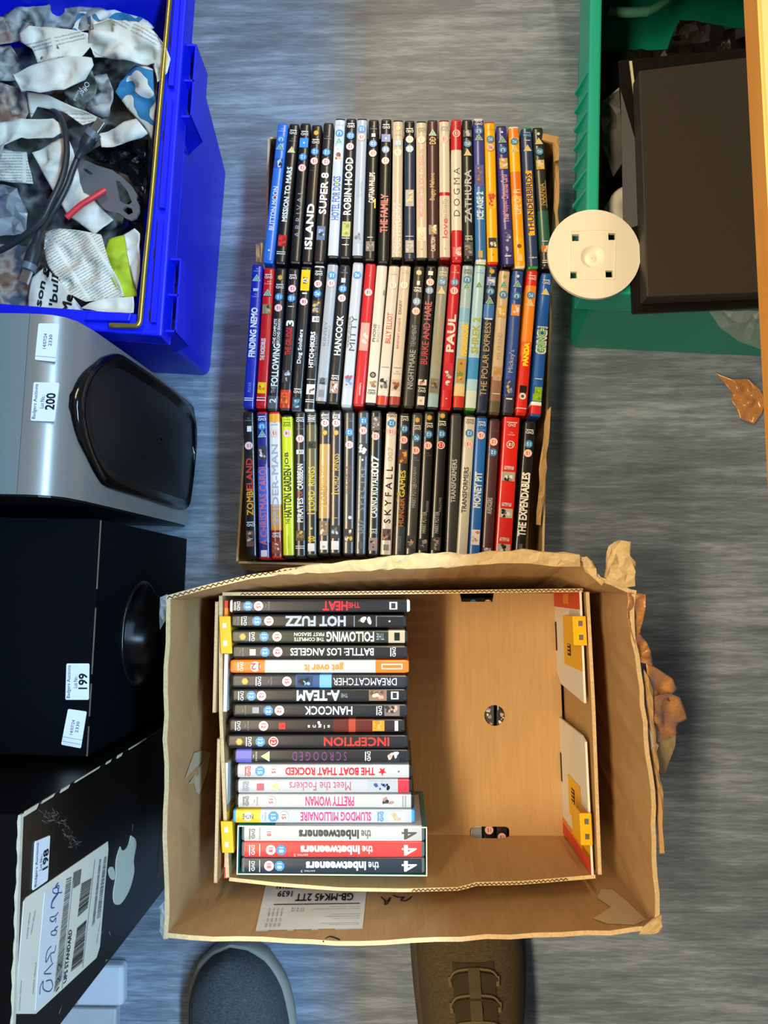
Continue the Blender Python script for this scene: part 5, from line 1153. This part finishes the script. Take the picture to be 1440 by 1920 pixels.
# ------------------------------------------------------------------ black computer carton (lot 198)
za = .50
A, B = P(38, 1528, za), P(24, 1900, za)
ey = (A - B).normalized(); exs = Vector((ey.y, -ey.x, 0))
La = .205
BOX = mat('#080809', .36, .35, vary=.25)
c0 = Vector((A.x, A.y, 0)); 
root = thing('black_carton', 'tall glossy black carton with white fruit emblem and lot 198 sticker', 'box', (A - ey * La / 2 - exs * .26).to_2d().to_3d())
pa = Plane(Vector((A.x, A.y, 0)), -ey, exs); up = 1 if pa.ey.z > 0 else -1
ua = lambda a, z, t: pa.at(a, z * up, t)
mb = MB(); q = [ua(0, .001, -.52), ua(0, .001, 0), ua(La, .001, 0), ua(La, .001, -.52)]
mb.hexa(q, [v + Vector((0, 0, za - .002)) for v in q], BOX); mb.build('carton_body', root, bevel=.002, seg=2)
WEDGE = mat('#cfc6ae', .8, .2, vary=.25, scale=120)
mb = MB(); rnd = random.Random(9); N = 40
for i in range(N):
    a0, a1 = La * i / N, La * (i + 1) / N
    wv = lambda i: .0013 + .0005 * math.sin(i * 1.7) + .0004 * math.sin(i * .6)
    q = [ua(a0, za - .0035, -wv(i)), ua(a0, za - .0035, .0009), ua(a1, za - .0035, .0009), ua(a1, za - .0035, -wv(i + 1))]
    mb.hexa(q, [v + Vector((0, 0, .0042)) for v in q], WEDGE)
mb.build('worn_edge', root)
mb = MB()
for z0, z1, w_ in ((.496, .47, .003), (.465, .44, .0012), (.43, .41, .0018), (.40, .34, .0007), (.325, .31, .0014), (.295, .278, .0022), (.26, .2, .0006)):
    q = [ua(-.0006, z1, -.0005), ua(-.0006, z1, .0006), ua(w_, z1 + .004, .0006), ua(w_, z1 + .004, -.0005)]
    mb.hexa(q, [v + Vector((0, 0, z0 - z1 - .004)) for v in q], WEDGE)
mb.build('worn_edge', root)
mb = MB(); q = [ua(.012, za - .001, -.022), ua(.012, za - .001, -.0205), ua(La, za - .001, -.0245), ua(La, za - .001, -.026)]
mb.hexa(q, [v + Vector((0, 0, .0014)) for v in q], mat('#8a9099', .5)); mb.build('lid_seam', root)
sc = MB(); rnd = random.Random(3)
for i in range(60):
    t = rnd.random() * math.pi * 1.1 - .2; cx, cy = 112 + 26 * math.cos(t) + rnd.uniform(-9, 9), 1560 - 30 * math.sin(t - .9) + rnd.uniform(-10, 10)
    an = rnd.uniform(0, 3.14); l = rnd.uniform(3, 11)
    p = [pa.px(cx - l * math.cos(an), cy - l * math.sin(an)), pa.px(cx + l * math.cos(an), cy + l * math.sin(an))]
    n_ = Vector((p[1][1] - p[0][1], p[0][0] - p[1][0])).normalized() * rnd.uniform(.00015, .0004)
    sc.add([pa.at(p[0][0] + n_.x, p[0][1] + n_.y, .0003), pa.at(p[0][0] - n_.x, p[0][1] - n_.y, .0003), pa.at(p[1][0], p[1][1], .0003)], [(0, 1, 2)], mat('#6d6558', .8))
for (x, y, dx, dy) in ((190, 1750, 4, -8), (206, 1752, 2, 5), (285, 1722, 8, 2), (276, 1745, 1, 8), (237, 1772, 6, -3), (113, 1892, 3, -9), (145, 1890, 1, 12), (200, 1800, 3, -2), (248, 1554, 0, 8)):
    p = [pa.px(x - dx, y - dy), pa.px(x + dx, y + dy)]; n_ = Vector((p[1][1] - p[0][1], p[0][0] - p[1][0])).normalized() * .0009
    sc.add([pa.at(p[0][0] + n_.x, p[0][1] + n_.y, .0003), pa.at(p[0][0] - n_.x, p[0][1] - n_.y, .0003), pa.at(p[1][0], p[1][1], .0003)], [(0, 1, 2)], mat('#8a8070', .8))
sc.build('scratches', root, recalc=False)['kind'] = 'stuff'
# fruit emblem
LOGO = mat('#c9cdbd', .5, .3, vary=.04)
S3 = 440 / 1440
def z5(l): return [(x * S3, 1400 + y * S3) for x, y in l]
lg = catmull([Vector((*pa.px(*p), 0)) for p in z5([(735, 612), (722, 650), (712, 690), (708, 740), (710, 790), (702, 840), (694, 890), (694, 940), (706, 967), (735, 966), (765, 930), (795, 870), (815, 800), (822, 750), (818, 700), (826, 650), (834, 600), (826, 565), (802, 546)])], 4) + \
     catmull([Vector((*pa.px(*p), 0)) for p in z5([(800, 546), (790, 590), (772, 624), (748, 637), (735, 612)])], 4)[:-1]
mb = MB(); mb.prism([[(v.x, v.y) for v in lg]], pa.at, -.0003, .0006, LOGO)
lf = catmull([Vector((*pa.px(*p), 0)) for p in z5([(672, 738), (690, 740), (703, 775), (703, 808), (690, 818), (672, 800), (664, 760), (672, 738)])], 4)[:-1]
mb.prism([[(v.x, v.y) for v in lf]], pa.at, -.0003, .0006, LOGO); e = mb.build('emblem', root); e['label'] = 'pale bitten-fruit emblem'
# courier label
LABM = mat('#e4ddcc', .65, .3, vary=.08, scale=30)
S4 = 240 / 1355
def z6(l): return [(x * S4, 1560 + y * S4) for x, y in l]
ql = [pa.px(*p) for p in z6([(245, 735), (275, 690), (1135, 100), (1140, 190), (1100, 620), (1050, 1210), (1015, 1330), (370, 1925), (150, 1925)])]
mb = MB(); mb.prism([ql], pa.at, -.0003, .0008, LABM); lo = mb.build('courier_label', root)
qs = [pa.px(*p) for p in z6([(460, 640), (650, 510), (545, 1710), (360, 1890), (400, 1300)])]
mb = MB(); mb.prism([qs], pa.at, .0004, .0011, mat('#dcdde0', .6, .3, vary=.03)); mb.build('paper_strip', lo)
lp = MB()
def lq(pts, t=.0013): return quadmap(pa, [pa.px(*p) for p in z6(pts)], t)
rnd = random.Random(8)
def bars(f, n, m=INK2, lo2=.35, hi=.75):
    for i in range(n): rect(lp, f, i / n, 0, i / n + rnd.uniform(lo2, hi) / n, 1, m)
bars(lq([(555, 1700), (690, 490), (745, 470), (640, 1560)]), 46)
bars(lq([(745, 1470), (880, 1080), (900, 910), (790, 1010)] if False else [(735, 1480), (805, 1010), (905, 920), (860, 1380)]), 26, INK)
bars(lq([(808, 900), (850, 540), (960, 480), (915, 800)]), 18, INK)
bars(lq([(1010, 920), (1090, 260), (1120, 250), (1050, 900)]), 34, INK2)
bars(lq([(960, 1000), (1040, 290), (1060, 285), (990, 960)]), 40, INK2)
lp.text('UPS STANDARD', lq([(690, 1580), (750, 1035), (715, 1040), (655, 1610)]), INK, .02)
bars(lq([(762, 600), (765, 430), (850, 390), (832, 550)]), 1, mat('#6c6a66', .6), .99, 1)
for x0, y0, x1, y1 in ((640, 1660, 760, 480), (860, 1440, 990, 290)):
    f = lq([(x0, y0), (x1, y1), (x1 + 4, y1), (x0 + 4, y0)]); rect(lp, f, 0, 0, 1, 1, INK2)
for pts in ([(180, 1900), (200, 1580), (215, 1570), (195, 1890)], [(320, 1730), (355, 1390), (372, 1380), (340, 1710)], [(255, 1140), (290, 860), (310, 850), (275, 1130)], [(300, 1090), (345, 840), (365, 830), (320, 1080)], [(1000, 1190), (1040, 960), (1052, 955), (1015, 1180)]):
    lp.text('customer reference', lq([pts[3], pts[2], pts[1], pts[0]]), INK2)
lp.text('12 2', lq([(610, 1650), (640, 1370), (600, 1390), (575, 1700)]), INK)
lp.build('label_print', lo, recalc=False)['kind'] = 'stuff'
hw = MB()
for st in ([(405, 1720), (410, 1640), (440, 1580), (440, 1660), (500, 1690), (540, 1640), (525, 1570), (470, 1580)], [(525, 1500), (450, 1500), (490, 1450), (545, 1390)], [(575, 1200), (560, 1270), (520, 1290), (470, 1380), (480, 1270), (525, 1210)], [(530, 1380), (520, 1310)],
           [(575, 1040), (530, 1055), (530, 1090), (570, 1090), (585, 1050), (560, 1030), (595, 1000)], [(600, 850), (570, 890), (520, 905), (515, 935), (545, 950), (575, 910), (570, 960)], [(530, 810), (540, 740), (600, 650), (540, 720), (525, 800), (560, 800)], [(545, 600), (545, 640), (590, 650), (595, 590), (550, 600)], [(640, 640), (600, 640), (610, 570), (570, 580), (600, 540)]):
    hw.tube([pa.at(*pa.px(*p), .0013) for p in z6(st)], .00045, mat('#3a4a78', .5), 5, 4)
hw.build('handwriting', lo, recalc=False)['kind'] = 'stuff'
sticker(root, pa, z6([(495, 510), (520, 35), (365, 100), (338, 620)]), LOTL('198'), .001)
mb = MB(); mb.prism([[pa.px(*p) for p in ((295, 1646), (304, 1516), (312, 1510), (312, 1630))]], pa.at, -.0003, .0006, mat('#4a3c34', .5)); mb.build('brown_tape', root)

# ------------------------------------------------------------------ white box and grey board beside it
WB = mat('#c9ccd6', .4, .4, vary=.04)
zw = .022
p = P(231, 1818, zw); q_ = P(231, 1888, zw)
mb = MB(); q = [Vector((q_.x - .30, q_.y, .001)), Vector((q_.x, q_.y, .001)), Vector((p.x, p.y + .005, .001)), Vector((p.x - .30, p.y + .005, .001))]
mb.hexa([v for v in q], [v + Vector((0, 0, zw)) for v in q], WB)
o = mb.build('white_box', bevel=.006, seg=3); recenter(o)
p2 = P(218, 1890, .02); mb = MB(); mb.box(p2.x - .28, p2.x, p2.y - .12, q_.y - .004, .001, .02, mat('#b4b6bc', .45, .4))
o2 = mb.build('white_box', bevel=.003, seg=2); recenter(o2); tag(o2, 'second low pale grey box on the floor at the bottom edge, nearest the shoes', 'box'); tag(o, 'low white box with rounded corner on the floor against the black carton', 'box')
mb = MB(); GB = mat('#8f9294', .5, .4)
q = [P(-30, 1478, .012), P(-30, 1466, .012), P(118, 1414, .012), P(150, 1414, .012)]
mb.hexa([Vector((v.x, v.y, .001)) for v in q], q, GB); o = mb.build('grey_board', bevel=.001, seg=1); recenter(o); tag(o, 'thin grey board on the floor between subwoofer and black carton', 'board')

# ------------------------------------------------------------------ shoes
def shoe(name, label, toe, rot, width, length, m_up, m_sole, laces):
    root = thing(name, label, 'shoe', (toe.x, toe.y, 0))
    ca, sa = math.cos(rot), math.sin(rot)
    def W(x, y, z): return Vector((toe.x + x * ca - y * sa, toe.y + x * sa + y * ca, z))   # y back from the toe is negative
    def hw_(t):                                       # half width along the length
        a = [(0, .0), (.02, .34), (.06, .62), (.12, .82), (.2, .95), (.3, 1.0), (.42, .99), (.55, .95), (.7, .86), (.85, .78), (.94, .6), (1, .0)]
        for (t0, v0), (t1, v1) in zip(a, a[1:]):
            if t <= t1: return (v0 + (v1 - v0) * (t - t0) / (t1 - t0)) * width / 2
        return 0
    ts = [0, .01, .02, .04, .07, .1, .14, .19, .25, .32, .4, .5, .6, .7, .8, .88, .94, .98, 1]
    asym = lambda t: .004 * math.sin(math.pi * t)
    # sole: flared slab
    mb = MB(); rings = []
    for z, s in ((.002, .96), (.006, 1.03), (.02, 1.06), (.03, 1.02), (.031, .95)):
        L_ = [W(asym(t) - hw_(t) * s, -length * t + (.004 if t < .1 else 0) * s, z) for t in ts] + [W(asym(t) + hw_(t) * s, -length * t + (.004 if t < .1 else 0) * s, z) for t in reversed(ts[1:-1])]
        rings.append(L_)
    mb.loft(rings, m_sole, caps=True); mb.build('sole', root, recalc='weld')
    hh = lambda t: .028 + .030 * min(1, t / .12) ** .6 + (.05 * max(0, (t - .3) / .35) if t < .65 else .05)
    mb = MB(); rings = []; na = 18
    for t in ts:
        w_, h_ = hw_(t) * .95, hh(t) * (1 if t < .95 else .9)
        if t == 0: h_ *= .3
        rings.append([W(asym(t) + w_ * math.cos(math.pi * k / na) * (1 if True else 0), -length * t, .028 + h_ * (math.sin(math.pi * k / na) ** .75)) for k in range(na + 1)])
    mb.loft(rings, m_up, closed=False); mb.build('upper', root, recalc='weld')
    surf = lambda x, t: W(x + asym(t), -length * t, .028 + hh(t) * (max(0, 1 - min(1, abs(x) / max(hw_(t) * .95, 1e-4)) ** 2) ** .5) ** .75 + .001)
    if laces:
        LC = mat('#6c5d42', .8, .2); DK = mat('#3c3324', .85, .15)
        for k in range(4):
            t = .345 + k * .072
            for s_, tt in ((1, 0), (1, .012)):
                mb = MB(); xs = [-.03, -.024, -.012, 0, .012, .024, .03]; dy = [.028, .01, .002, 0, .002, .01, .028]
                mb.tube([surf(x, t + tt + d) + Vector((0, 0, .002)) for x, d in zip(xs, dy)], .0016, LC if tt == 0 else DK, 6, 3); mb.build('lace', root)
            for sx in (-1, 1):
                mb = MB(); a, b2 = surf(sx * .031, t + .028), surf(sx * .030, t + .056)
                mb.tube([a, b2], .0028, LC, 6, 1); mb.build('lace_loop', root)
        mb = MB(); rr = []
        for i in range(24):
            t = .34 + .3 * i / 23; rr.append([surf(x, t) + Vector((0, 0, .0035 + .0012 * math.sin(i * 1.57))) for x in (-.0075, 0, .0075)])
        mb.loft(rr, mat('#504531', .8, .2), closed=False); o = mb.build('centre_strap', root, recalc=False)
        mb = MB(); rr = []
        for i in range(12):
            t = .33 + .3 * i / 11; rr.append([surf(x, t) + Vector((0, 0, .0006)) for x in (-.027, -.013, 0, .013, .027)])
        mb.loft(rr, DK, closed=False); mb.build('tongue', root, recalc=False)
    return root
UPL = streak_mat('grey_knit', '#33373a', '#5a5f62', (260, 900, 300), .85, .2, .5)
UPR = streak_mat('olive_knit', '#3d3424', '#5e5039', (150, 1100, 300), .85, .2, .5)
SOL = mat('#8f8c82', .6, .3, vary=.1); SOR = mat('#443b30', .7, .3)
tl_ = P(432, 1776, .03)
shoe('grey_shoe', 'grey knit shoe with pale flared sole, toe showing below the carton', tl_, math.radians(7), .142, .32, UPL, SOL, False)
trr = P(868, 1590, .03)
shoe('brown_shoe', 'olive brown knit shoe with laces, partly under the carton rim', trr, math.radians(1.5), .152, .37, UPR, SOR, True)

# ------------------------------------------------------------------ green crate, right
GREEN = mat('#16a68e', .4, .45, vary=.08, bump=.05, scale=300)
zc = .25
NL, FL = P(1097, 548, zc), P(1108, -90, zc)
NR = P(1500, 566, zc); FRg = FL + (NR - NL)
bNL, bFL = P(1066, 651, 0), P(1090, -40, 0)
bNR = P(1500, 672, 0); bFR = bFL + (bNR - bNL)
root = thing('green_crate', 'green plastic crate under the table edge at upper right', 'crate', ((bNL + bFR) / 2))
top = [NL, NR, FRg, FL]; bot = [v + lift for v in (bNL, bNR, bFR, bFL)]
shr = [v.copy() for v in ring_in(top, .006)]
for v in shr: v.z = zc - .003
crate_body(shr, bot, GREEN, .004, root)
rim_mesh(top, .015, .05, GREEN, root)
rv = (FL - NL).normalized(); ro = Vector((-rv.y, rv.x, 0))
if ro.x > 0: ro = -ro
L_ = (FL - NL).length
for i in range(11):
    t = .06 + i * .058; a = NL + rv * (L_ * t); 
    mb = MB(); d = rv * .004
    q = [a - Vector((0, 0, .05)), a + d - Vector((0, 0, .05)), a + d + ro * .007 - Vector((0, 0, .045)), a + ro * .007 - Vector((0, 0, .045))]
    q2 = [a - Vector((0, 0, .003)), a + d - Vector((0, 0, .003)), a + d + ro * .001 - Vector((0, 0, .006)), a + ro * .001 - Vector((0, 0, .006))]
    mb.hexa(q, q2, GREEN); mb.build('rib', root)
mb = MB(); a = P(1122, 28, .20)
mb.tube([P(1140, 20, .12), P(1175, 24, .12), P(1215, 22, .12)], .007, mat('#4d8f7e', .4), 8, 3); mb.tube([P(1215, 22, .12), P(1240, 8, .12), P(1262, -12, .12)], .006, mat('#4d8f7e', .4), 8, 3); mb.build('handle_bar', root)
# contents
zk = .28
BK = mat('#38332d', .5, .35, vary=.12, bump=.03, scale=600); BK2 = mat('#120f0e', .3, .5, vary=.2)  # lid black lightened, hazy glare put into its colour
root = thing('black_flat_box', 'flat black box lying on top of the green crate', 'box', (P(1310, 340, .252)).to_2d().to_3d() + Vector((0, 0, .256)))
mb = MB(); ot = [P(x, y, zk) for x, y in ((1206, 556), (1426, 548), (1470, 104), (1402, 106), (1191, 132))]
ot = [P(1213, 556, zk), P(1462, 546, zk), P(1440, 102, zk), P(1198, 132, zk)]
mb.hexa([Vector((v.x, v.y, .2555)) for v in ot], ot, BK); mb.build('lid', root, bevel=.0015, seg=2)
ob2 = [P(1186, 588, .2555), P(1470, 575, .2555), P(1445, 84, .2555), P(1160, 112, .2555)]
mb = MB(); mb.hexa([Vector((v.x, v.y, .2505)) for v in ob2], ob2, BK2); mb.build('base_tray', root, bevel=.0012, seg=1)
mb = MB(); mb.prism([[(v.x, v.y) for v in (P(1165, 168, .259), P(1170, 430, .259), P(1206, 418, .259), P(1192, 260, .259))]], lambda a, b, t: Vector((a, b, .2557 + t)), 0, .0012, mat('#5a5a5e', .35, .5)); mb.build('grey_tape', root)
mb = MB(); mb.prism([[(v.x, v.y) for v in (P(1181, 112, .259), P(1186, 112, .259), P(1196, 200, .259), P(1194, 215, .259))]], lambda a, b, t: Vector((a, b, .2557 + t)), 0, .0012, mat('#d8cfa8', .3, .5)); mb.build('bright_edge', root)
o = crumple('black_plastic_bag', [(1248, 100, .235), (1262, 60, .245), (1275, 38, .25), (1330, 45, .25), (1400, 55, .25), (1450, 60, .245), (1450, 95, .24), (1350, 98, .235)], mat('#1c1a18', .2, .6, vary=.3), .012, 30, 52, None, .0006); recenter(o); tag(o, 'black plastic bag behind the flat box in the green crate', 'bag')
o = crumple('clear_plastic_bag', [(1128, 190, .17), (1165, 160, .19), (1170, 300, .19), (1150, 330, .17), (1128, 270, .16)], mat('#5c5b57', .3, .5, vary=.2), .01, 18, 53, None, .0005); recenter(o); tag(o, 'smoky grey plastic bag between crate wall and flat box', 'bag')
o = crumple('clear_plastic_bag', [(1330, 585, .235), (1400, 583, .238), (1470, 588, .238), (1470, 668, .10), (1425, 655, .11), (1385, 640, .14), (1350, 615, .19)], CLEAR, .008, 26, 54, None, .0005); recenter(o); tag(o, 'clear plastic bag hanging over the near rim of the green crate', 'bag')
mb = MB(); c = P(1186, 390, .17); WT = mat('#c9c5ba', .5, .4)
mb.lathe([(.012, 0), (.030, 0), (.032, .004), (.032, .05), (.028, .056), (.012, .056), (.012, 0)], lambda a, b, t: Vector((c.x + a, c.y + b, .12 + t)), WT, 32)
o = mb.build('white_roll', recalc='weld'); recenter(o); tag(o, 'white roll half hidden under the flat box in the green crate', 'roll')
mb = MB(); mb.tube([P(1122, 300, .13), P(1135, 282, .15), P(1150, 262, .165), P(1162, 244, .17), P(1175, 235, .16)], .004, CAB, 8, 5); o = recenter(mb.build('black_cable')); tag(o, 'short black cable beside the smoky plastic bag', 'cable')
# dark filling that carries the contents
o = crumple('black_plastic_bag', [(1112, 95, .09), (1470, 85, .09), (1470, 590, .10), (1112, 560, .10)], mat('#14130f', .4, .4, vary=.3), .015, 60, 55, None, .001); recenter(o); tag(o, 'black plastic bag lying at the bottom of the green crate', 'bag')

# white plastic disc
zd = .2562
dc = P(1112, 479, zd); r = .0545
DISC = mat('#ece4d2', .42, .45, vary=.03)
root = thing('white_disc', 'round white plastic base plate with four square holes on green crate corner', 'plate', (dc.x, dc.y, zd))
loops = [circ(dc.x, dc.y, r, n=64)]
def dpx(x, y): v = P(x, y, zd + .004); return (v.x, v.y)
for x, y in ((1079, 446), (1147, 444), (1075, 516), (1142, 514)):
    a, s_ = dpx(x, y), .0042; loops.append([(a[0] - s_, a[1] - s_), (a[0] - s_, a[1] + s_), (a[0] + s_, a[1] + s_), (a[0] + s_, a[1] - s_)])
loops.append(circ(*dpx(1111, 482), .0140, n=32)[::-1])
mb = MB(); mb.prism(loops, lambda a, b, t: Vector((a, b, zd + t)), 0, .0045, DISC); mb.build('plate', root)
cc = dpx(1111, 482)
mb = MB(); mb.lathe([(.0142, .0044), (.0128, .0038), (.009, -.0005), (.0065, -.001), (.005, .0005), (.0035, .0012), (.0005, .0013)], lambda a, b, t: Vector((cc[0] + a, cc[1] + b, zd + t)), DISC, 40); mb.build('centre_dimple', root, recalc='weld')
mb = MB()
fr = [dpx(x, y) for x, y in ((1070, 435), (1112, 431), (1154, 433), (1152, 524), (1068, 524))]
for i in range(5):
    a, b2 = Vector(fr[i]), Vector(fr[(i + 1) % 5]); n_ = (b2 - a).normalized(); n_ = Vector((-n_.y, n_.x)) * .0005
    mb.hexa([Vector((*(a + n_), zd + .004)), Vector((*(a - n_), zd + .004)), Vector((*(b2 - n_), zd + .004)), Vector((*(b2 + n_), zd + .004))], [Vector((*(a + n_), zd + .0051)), Vector((*(a - n_), zd + .0051)), Vector((*(b2 - n_), zd + .0051)), Vector((*(b2 + n_), zd + .0051))], DISC)
mb.build('raised_frame', root)

# ------------------------------------------------------------------ brown tape on the floor
o = crumple('crumpled_tape', [(1340, 697, .006), (1352, 703, .008), (1376, 712, .014), (1402, 711, .02), (1425, 730, .02), (1434, 752, .014), (1428, 776, .012), (1414, 795, .01), (1388, 784, .01), (1380, 764, .008), (1371, 750, .006), (1374, 738, .006), (1356, 716, .005)], TAPE, .007, 16, 60, None, .0006, round_=.5, sp=120); recenter(o); o.location.z = max(o.location.z, .001); tag(o, 'crumpled lump of brown parcel tape on the floor', 'tape')

# ------------------------------------------------------------------ table on the right
zt = .70
WOOD = streak_mat('table_wood', '#c98e44', '#dba75c', (60, 5, 60), .45, .4, .05)
WOODE = streak_mat('table_edge', '#cf8a2a', '#d9983a', (60, 6, 60), .5, .4)
e0, e1 = P(1397, 0, zt - .017), P(1438, 818, zt - .017)
d = (e1 - e0).normalized(); e0, e1 = e0 - d * .75, e1 + d * .9
rn = Vector((-d.y, d.x, 0)); rn = rn if rn.x > 0 else -rn
root = thing('wooden_table', 'light wooden table whose edge overhangs the green crate at far right', 'table', ((e0 + e1) / 2 + rn * .35).to_2d().to_3d())
mb = MB(); q = [e0, e1, e1 + rn * .7, e0 + rn * .7]
q = [Vector((v.x, v.y, zt - .017)) for v in q]
mb.hexa(q, [v + Vector((0, 0, .017)) for v in q], WOOD); mb.build('table_top', root, bevel=.001, seg=1)
mb = MB(); q2 = [e0 - rn * .0012, e1 - rn * .0012, e1, e0]; q2 = [Vector((v.x, v.y, zt - .0165)) for v in q2]
mb.hexa(q2, [v + Vector((0, 0, .016)) for v in q2], WOODE); mb.build('edge_band', root)
for s_, t_ in ((.06, .05), (.06, .65), (.94, .05), (.94, .65)):
    v = e0.lerp(e1, s_) + rn * t_; mb = MB(); mb.box(v.x - .02, v.x + .02, v.y - .02, v.y + .02, 0, zt - .0175, mat('#33363a', .4)); mb.build('leg', root)

# unseen second table, added to keep the warm lamp off the left side
root = thing('wooden_table', 'unseen wooden table added just left of the picture to block the warm lamp', 'table', (-.68, .1, 0))
mb = MB(); mb.box(-1.03, -.33, -1.15, 1.5, .733, .75, WOOD); mb.build('table_top', root, bevel=.001, seg=1)
mb = MB(); mb.box(-.33, -.3288, -1.15, 1.5, .7335, .7495, WOODE); mb.build('edge_band', root)
for x, y in ((-.98, -1.1), (-.98, 1.45), (-.40, -1.1), (-.40, 1.45)):
    mb = MB(); mb.box(x - .02, x + .02, y - .02, y + .02, 0, .7325, mat('#33363a', .4)); mb.build('leg', root)
